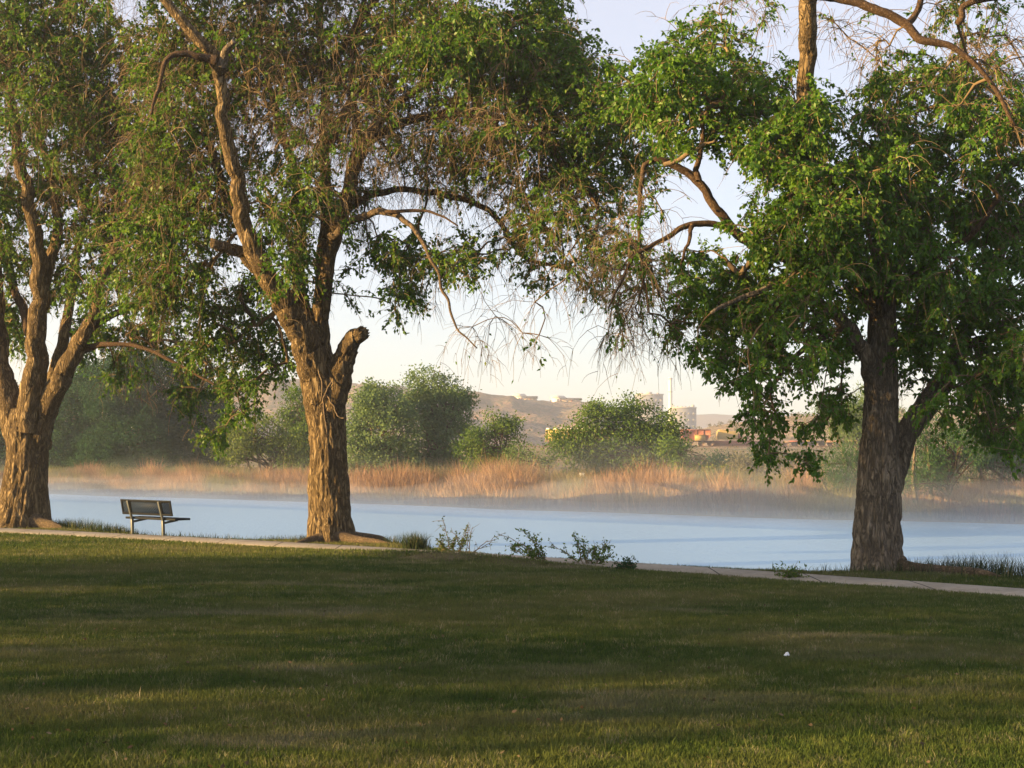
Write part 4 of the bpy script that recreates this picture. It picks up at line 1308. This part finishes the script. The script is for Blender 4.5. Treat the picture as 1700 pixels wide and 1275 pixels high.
far_tree("tamarisk", "large dark feathery shrub directly right of the right tree trunk", 58, [(1530, 770, 45, 50), (1570, 760, 50, 50), (1510, 800, 35, 30), (1550, 720, 40, 35)], MF['tamarisk'], 415, 1545, card=0.12, feather=True, cat="shrub", stems=3)
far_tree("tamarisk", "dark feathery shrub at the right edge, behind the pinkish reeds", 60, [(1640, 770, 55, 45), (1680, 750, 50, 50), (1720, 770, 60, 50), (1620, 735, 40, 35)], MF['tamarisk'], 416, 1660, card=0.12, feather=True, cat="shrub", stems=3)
sg = [(1165, 772, 26, 13, 'dark', 80, 'dark low bush at the right foot of the round tree'), (1205, 765, 28, 12, 'dark', 86, 'dark low bush below the brown hopper car'),
      (1240, 770, 26, 14, 'sage', 76, 'grey tan sagebrush below the yellow flat car load'), (1265, 758, 28, 12, 'dark', 90, 'dark low bush right of the sagebrush'),
      (1300, 772, 30, 14, 'sage', 74, 'grey tan sagebrush under the hanging leaves of the right tree'), (1335, 762, 30, 14, 'sage', 84, 'sagebrush mound left of the dome shaped feathery shrub'),
      (1185, 788, 22, 8, 'olive', 70, 'small yellowish bush at the reed tops below the hopper car')]
for k_, (cx, cy, rx, ry, mm, D_, lb) in enumerate(sg):
    far_tree("sagebrush", lb, D_, [(cx, cy, rx, ry), (cx - rx * .5, cy + 3, rx * .6, ry * .8), (cx + rx * .5, cy + 4, rx * .6, ry * .7)], MF[mm], 430 + k_, cx, card=0.15, cat="shrub", stems=3)

# sagebrush dots over the low hill
hv = sagehill[4:38, :, :].reshape(-1, 3)
nb = 2600
ii = rng.integers(0, len(hv), nb)
cb = hv[ii] + np.column_stack([rng.normal(size=nb) * 1.0, rng.normal(size=nb) * 1.0, np.full(nb, 0.35)])
m = nb * 26
ci = rng.integers(0, nb, m)
szb = rng.uniform(0.35, 0.8, nb)
b = cb[ci] + rng.normal(size=(m, 3)) * np.array([0.55, 0.55, 0.33]) * szb[ci][:, None]
V, Q = leaf_quads(b, norm(rng.normal(size=(m, 3))), rng.uniform(0.25, 0.45, m), rng.uniform(0.18, 0.3, m))
tag(mesh_obj("hill_brush", V, Q, MF['sage'], attrs={"rnd": np.repeat(rng.random(m), 4)}), "countless sagebrush clumps dotting the low tan hill", "brush", kind="stuff")

# ------------------------------------------------------------------ rail cars
M_yel = plain("yellow_paint", (0.42, 0.30, 0.10), 0.6, 0, 0.3, 0.3, 0.8)
M_brown = plain("brown_paint", (0.27, 0.095, 0.06), 0.7, 0, 0.3, 0.3, 0.8)
M_red = plain("red_paint", (0.34, 0.10, 0.065), 0.6, 0, 0.3, 0.25, 0.8)
M_orange = plain("orange_paint", (0.36, 0.20, 0.12), 0.6, 0, 0.3, 0.3, 0.8)
M_steel = plain("dark_steel", (0.15, 0.10, 0.075), 0.6, 0.4, 0.4, 0.3, 3)
M_tan = plain("tan_panel", (0.34, 0.27, 0.20), 0.7, 0, 0.3, 0.3, 1)
M_white = plain("white_paint", (0.75, 0.73, 0.68), 0.6, 0, 0.3, 0.15, 1)
RG = "freight cars on the track beyond the round tree"
ZR = zfar1(40, 255) + 0.25


def bogie(x, y, z, L, parent):
    for s in (-1, 1):
        cx = x + s * L * 0.36
        parts = [box(cx, y, z + 0.75, 2.4, 2.2, 0.35)]
        for a in (-0.8, 0.8):
            for yy in (-0.78, 0.78):
                th = np.linspace(0, 2 * np.pi, 16, endpoint=False)
                ring = np.stack([cx + a + 0.46 * np.cos(th), np.full(16, y + yy - 0.07), z + 0.46 + 0.46 * np.sin(th)], 1)
                ring2 = ring + np.array([0, 0.14, 0])
                V = np.vstack([ring, ring2])
                q_ = np.array([[i_, (i_ + 1) % 16, 16 + (i_ + 1) % 16, 16 + i_] for i_ in range(16)])
                tri = np.array([[0, i_, i_ + 1] for i_ in range(1, 15)] + [[16, 16 + i_ + 1, 16 + i_] for i_ in range(1, 15)])
                parts.append((V, [q_, tri]))
        V, Fc = join(parts)
        mesh_obj("wheel_truck", V, Fc, M_steel, parent)


def box_car(px0, px1, ytop, D, mat, label, ribs=True, slope=False, name="box_car", roofm=None):
    X0, X1 = (px0 - 850) / F * D, (px1 - 850) / F * D
    z = ZR
    zt = CAM[2] + D * (math.tan(PITCH) + (637.5 - ytop) / F)
    L = X1 - X0
    xc = (X0 + X1) / 2
    e = thing(name, (xc, D, z), label, "rail car", RG)
    zb = z + 1.0
    if slope:   # open hopper: end walls slope in below
        hs = (zt - zb)
        prof_ = [(X0, zt), (X1, zt), (X1, zb + hs * 0.42), (X1 - L * 0.13, zb + hs * 0.02), (X0 + L * 0.13, zb + hs * 0.02), (X0, zb + hs * 0.42)]
        Va = np.array([[a, D - 1.5, c_] for a, c_ in prof_] + [[a, D + 1.5, c_] for a, c_ in prof_])
        n = 6
        q_ = np.array([[i_, n + i_, n + (i_ + 1) % n, (i_ + 1) % n] for i_ in range(n)])
        body = mesh_obj("body", Va, [np.array([list(range(n))[::-1], list(range(n, 2 * n))]), q_], mat, e)
    else:
        V, Q = box(xc, D, (zb + zt) / 2, L, 3.0, zt - zb)
        body = mesh_obj("body", V, Q, mat, e)
    if ribs:
        parts = []
        k = max(4, int(L / 1.1))
        for i_ in range(k + 1):
            xx = X0 + 0.06 + (L - 0.12) * i_ / k
            parts.append(box(xx, D - 1.545, (zb + zt) / 2 + (0.25 * (zt - zb) if slope else 0), 0.10, 0.09, (zt - zb) * (0.5 if slope else 0.98)))
        parts.append(box(xc, D - 1.56, zt - 0.08, L, 0.10, 0.14))
        V, Fc = join(parts)
        mesh_obj("ribs", V, Fc, mat, e)
    V, Q = box(xc, D, zb - 0.12, L + 0.5, 2.6, 0.22)
    mesh_obj("underframe", V, Q, M_steel, e)
    bogie(xc, D, z, L, e)
    if roofm:
        V, Fc = join([box(X0 + (i_ + 0.5) * L / 9, D, zt + 0.12, L / 9 * 0.8, 2.9, 0.24) for i_ in range(9)])
        mesh_obj("roof", V, Fc, roofm, e)
    return e


yb = box_car(906, 1010, 713, 250, M_yel, "yellow box car end showing left of the round tree, pale ribbed roof", roofm=M_white)
box_car(1060, 1129, 716, 262, M_tan, "tan box car mostly hidden behind the round tree", name="box_car")
hp = box_car(1131, 1178, 713, 255, M_brown, "brown open hopper car standing right of the round tree", slope=True, name="hopper_car")
x_ = at(1160, 735, 255)
V, Fc = join([box(x_[0], 253.35, ZR + 1.5, 1.9, 0.12, 0.95), box(x_[0], 253.3, ZR + 2.0, 2.0, 0.2, 0.08)])
mesh_obj("hopper_bay", V, Fc, M_yel, hp)
e = box_car(1183, 1262, 741, 258, M_brown, "low flat car carrying a yellow load, right of the brown hopper", ribs=False, name="flat_car")
x_ = at(1207, 735, 258)
V, Fc = join([box(x_[0], 258, ZR + 1.95, 3.6, 2.2, 1.5), box(x_[0] - 0.8, 258, ZR + 2.85, 1.6, 2.0, 0.3)])
tag(bevel(mesh_obj("machine_crate", V, Fc, M_yel), 0.05), "bright yellow crated machine riding on the flat car", "crate")
for px_, ww, hh_, mt, lb in ((1228, 0.8, 1.0, M_red, "small red drum on the flat car, right of the yellow load"), (1240, 1.0, 0.7, M_orange, "small orange drum at the right end of the flat car")):
    xx = at(px_, 740, 258)[0]
    th = np.linspace(0, 2 * np.pi, 20, endpoint=False)
    prf = [(0.42, 0), (0.45, 0.03), (0.42, 0.3), (0.45, 0.33), (0.42, 0.62), (0.45, 0.97), (0.40, 1.0)]
    Va = np.array([[xx + r_ * np.cos(a) * ww, 258 + r_ * np.sin(a) * ww, ZR + 1.21 + h_ * hh_] for r_, h_ in prf for a in th])
    i = np.arange(len(Va)).reshape(len(prf), 20)
    Q = np.stack([i[:-1], np.roll(i[:-1], -1, 1), np.roll(i[1:], -1, 1), i[1:]], -1).reshape(-1, 4)
    Va = np.vstack([Va, [[xx, 258, ZR + 1.21 + hh_]]])
    tri = np.stack([i[-1], np.roll(i[-1], -1), np.full(20, len(Va) - 1)], -1)
    tag(mesh_obj("drum", Va, [Q, tri], mt), lb, "drum", "drums on the flat car")
box_car(1308, 1332, 732, 256, M_red, "short red tank wagon glimpsed through the hanging leaves", name="freight_car")
box_car(1336, 1362, 731, 256, M_yel, "short yellow freight car glimpsed through the leaves, right of the red one", name="freight_car")
box_car(1366, 1402, 733, 256, M_orange, "faded orange freight car glimpsed through the leaves", name="freight_car")
box_car(1406, 1440, 731, 256, M_yel, "yellow freight car touching the right tree trunk, last in view", name="freight_car")
# rails
tag(mesh_obj("railway_track", *join([box(60, 255 + s, ZR - 0.02, 420, 0.12, 0.16) for s in (-0.72, 0.72)] + [box(60 + 0.7 * k_ - 110, 255, ZR - 0.14, 0.25, 2.5, 0.14) for k_ in range(320)]), M_steel),
    "railway track under the freight cars", "railway track")

# white utility box in the reeds
p = at(966, 785, 78)
gz = zfar1(p[0], p[1])
V, Fc = join([box(p[0], p[1], (gz + p[2]) / 2 - 0.12, 0.07, 0.07, p[2] - gz - 0.2), box(p[0], p[1], p[2] - 0.12, 0.26, 0.24, 0.16), box(p[0], p[1], p[2] - 0.02, 0.3, 0.28, 0.03)])
tag(bevel(mesh_obj("utility_box", V, Fc, M_white), 0.02), "small white utility box at the foot of the round tree behind the reeds", "utility box")

# ------------------------------------------------------------------ plant buildings and chimney
M_conc = plain("pale_concrete", (0.42, 0.38, 0.34), 0.8, 0, 0.2, 0.2, 0.3)
M_conc2 = plain("grey_cladding", (0.21, 0.21, 0.225), 0.8, 0, 0.2, 0.2, 0.3)
M_slot = plain("dark_window", (0.15, 0.15, 0.16), 0.4, 0, 0.4, 0.1, 1)


def zpx(py, D):
    return CAM[2] + D * (math.tan(PITCH) + (637.5 - py) / F)


def factory(px0, px1, ytop, D, depth, label, floors, cols, equip):
    X0, X1 = (px0 - 850) / F * D, (px1 - 850) / F * D
    z0, z1 = 1.0, zpx(ytop, D)
    xc = (X0 + X1) / 2
    e = thing("factory_block", (xc, D + depth / 2, z0), label, "building", "factory buildings behind the rail cars")
    V, Q = box(xc, D + depth / 2, (z0 + z1) / 2, X1 - X0, depth, z1 - z0)
    mesh_obj("wall", V, Q, M_conc2, e)
    parts = []
    for f_ in range(floors):
        zz = z1 - (f_ + 0.8) * (z1 - z0) / floors
        for c_ in range(cols):
            parts.append(box(X0 + (c_ + 0.5) * (X1 - X0) / cols, D - 0.05, zz, (X1 - X0) / cols * 0.55, 0.2, (z1 - z0) / floors * 0.35))
    for p_ in parts[:60]:
        mesh_obj("window", *p_, M_slot, e)
    V, Q = box(xc, D + depth / 2, z1 + 0.4, X1 - X0 + 0.6, depth + 0.6, 0.8)
    rf = mesh_obj("roof", V, Q, M_conc, e)
    r_ = np.random.default_rng(int(px0))
    for k_ in range(equip):
        xx = X0 + (k_ + 0.5) * (X1 - X0) / equip
        h_ = r_.uniform(0.6, 1.6)
        mesh_obj("roof_vent", *box(xx, D + depth * r_.uniform(0.2, 0.6), z1 + 0.8 + h_ / 2, (X1 - X0) / equip * r_.uniform(0.25, 0.7), 2.0, h_), M_conc, rf)
    return e


factory(1058, 1101, 656, 880, 16, "taller factory block left of the chimney, above the round tree", 8, 6, 3)
factory(1117, 1156, 678, 860, 14, "lower factory block right of the chimney with rooftop cooling units", 6, 5, 6)
Dc = 870
xx = (1113 - 850) / F * Dc
e = thing("factory_chimney", (xx, Dc, 1.0), "tall slim pale chimney standing between the two factory blocks", "chimney")
zt = zpx(627, Dc)
Pp = np.array([[xx, Dc, 1.0, 1.7], [xx, Dc, zt * 0.5, 1.35], [xx, Dc, zt, 1.1]])
th = np.linspace(0, 2 * np.pi, 24, endpoint=False)
Va = np.array([[p_[0] + p_[3] * np.cos(a), p_[1] + p_[3] * np.sin(a), p_[2]] for p_ in Pp for a in th])
i = np.arange(len(Va)).reshape(3, 24)
Q = np.stack([i[:-1], np.roll(i[:-1], -1, 1), np.roll(i[1:], -1, 1), i[1:]], -1).reshape(-1, 4)
mesh_obj("stack", Va, Q, M_white, e, smooth=True)
for fz in (0.55, 0.8, 0.985):
    zz = zt * fz
    rr_ = 1.45
    Va = np.array([[xx + r_ * np.cos(a), Dc + r_ * np.sin(a), z__] for r_, z__ in ((1.0, zz - 0.25), (rr_, zz - 0.25), (rr_, zz + 0.25), (1.0, zz + 0.25)) for a in th])
    i = np.arange(len(Va)).reshape(4, 24)
    Q = np.stack([i[:-1], np.roll(i[:-1], -1, 1), np.roll(i[1:], -1, 1), i[1:]], -1).reshape(-1, 4)
    mesh_obj("band", Va, Q, M_conc, e)


# houses on the ridge
def house(px, py, D, w, d, h, ang, label, wallm, roofm):
    p = at(px, py, D)
    z0 = p[2] - 3.0
    e = thing("house", (p[0], p[1], z0), label, "house", "houses on the hill ridge")
    V, Q = box(p[0], p[1], z0 + (h + 3) / 2, w, d, h + 3)
    mesh_obj("wall", rotz(V, ang, p), Q, wallm, e)
    zt_ = z0 + h + 3
    ov = 0.5
    rv = np.array([[-w / 2 - ov, -d / 2 - ov, 0], [w / 2 + ov, -d / 2 - ov, 0], [w / 2 + ov, d / 2 + ov, 0], [-w / 2 - ov, d / 2 + ov, 0], [-w / 2 - ov, 0, h * 0.6], [w / 2 + ov, 0, h * 0.6]]) + np.array([p[0], p[1], zt_ + 0.02])
    mesh_obj("roof", rotz(rv, ang, p), [np.array([[0, 1, 5, 4], [2, 3, 4, 5], [0, 3, 2, 1]]), np.array([[1, 2, 5], [3, 0, 4]])], roofm, e)
    for k_ in (-0.25, 0.25):
        V, Q = box(p[0] + k_ * w, p[1] - d / 2 - 0.02, z0 + 3 + h * 0.5, 1.0, 0.1, 1.1)
        mesh_obj("window", rotz(V, ang, p), Q, M_slot, e)
    V, Q = box(p[0], p[1] - d / 2 - 0.02, z0 + 3 + 1.0, 1.0, 0.1, 2.0)
    mesh_obj("door", rotz(V, ang, p), Q, M_brown, e)


M_roofd = plain("dark_roof", (0.12, 0.09, 0.08), 0.9, 0, 0.2, 0.2, 1)
M_roofw = plain("pale_roof", (0.6, 0.55, 0.5), 0.8, 0, 0.2, 0.2, 1)
house(862, 667, 735, 5, 7, 2.6, R(20), "white gabled house at the left of the ridge", M_white, M_roofw)
house(880, 668, 735, 7, 6, 2.0, R(0), "low brown roofed house right beside the white gabled one", M_tan, M_roofd)
house(926, 668, 735, 6, 6, 2.2, R(25), "white house with sloping pale roof nearer the round tree", M_white, M_roofw)
house(948, 670, 735, 10, 6, 1.8, R(5), "long low dark roofed house, rightmost on the ridge", M_tan, M_roofd)

# ------------------------------------------------------------------ mist over the water and haze in the air
def vol_mat(name, dens, col, aniso=0.0):
    m = bpy.data.materials.new(name)
    m.use_nodes = True
    nt = m.node_tree
    nt.nodes.clear()
    o = nt.nodes.new("ShaderNodeOutputMaterial")
    v = nt.nodes.new("ShaderNodeVolumePrincipled")
    v.inputs["Color"].default_value = (*col, 1)
    v.inputs["Density"].default_value = dens
    v.inputs["Anisotropy"].default_value = aniso
    nt.links.new(v.outputs[0], o.inputs["Volume"])
    return m


def mist_layer(off0, off1, top, mat, seed, xa=-50, xb=34):
    """closed lens of mist lying on the water along the far shore"""
    nx, ny = 90, 16
    X, Tq = np.meshgrid(np.linspace(xa, xb, nx), np.linspace(0, 1, ny))
    Y = np.interp(X, fx_, fy_) + off0 + (off1 - off0) * Tq
    e_ = np.sin(np.pi * Tq) ** 0.7 * np.clip((X - xa) / 6, 0, 1) * np.clip((xb - X) / 6, 0, 1)
    hi = WATER + 0.02 + top * (0.8 + 0.45 * sstep(-6, 8, X)) * e_ * (0.1 + 1.5 * fbm(X * 0.22, Y * 0.2, 0, seed, 4))
    lo = np.full_like(hi, WATER + 0.012)
    V = np.concatenate([np.stack([X, Y, hi], -1).reshape(-1, 3), np.stack([X, Y, lo], -1).reshape(-1, 3)])
    i = np.arange(nx * ny).reshape(ny, nx)
    q1 = np.stack([i[:-1, :-1], i[:-1, 1:], i[1:, 1:], i[1:, :-1]], -1).reshape(-1, 4)
    q2 = q1[:, ::-1] + nx * ny
    bd = np.concatenate([i[0, :], i[1:, -1], i[-1, -2::-1], i[-2:0:-1, 0]])
    nb_ = np.roll(bd, -1)
    q3 = np.stack([bd, bd + nx * ny, nb_ + nx * ny, nb_], -1)
    V2, F2 = V, np.concatenate([q1, q2, q3])
    return V2, F2


for k_, (o0, o1, tp_, dn_) in enumerate([(-6, 4, 0.30, 0.04), (-7, 5, 0.55, 0.03), (-8, 6, 0.85, 0.024), (-7, 8, 1.2, 0.018), (-9, 7, 1.6, 0.013),
                                         (-8, 10, 2.0, 0.008), (-10, 13, 2.6, 0.004), (-10, 24, 3.4, 0.002)]):
    V, Fq = mist_layer(o0, o1, tp_, None, 5 + 10 * k_)
    tag(mesh_obj("mist", V, Fq, vol_mat("mist_air", dn_, (0.90, 0.96, 1.0), 0.3)), "blue white mist lying on the water along the far reeds", "mist", "mist along the far reeds", kind="stuff")

V, Q = box(0, 790, 28, 2000, 1780, 64)
tag(mesh_obj("haze", V, Q, vol_mat("air_haze", 0.0006, (0.93, 0.96, 1.0), 0.5)), "pale morning haze filling the air", "haze", kind="stuff")
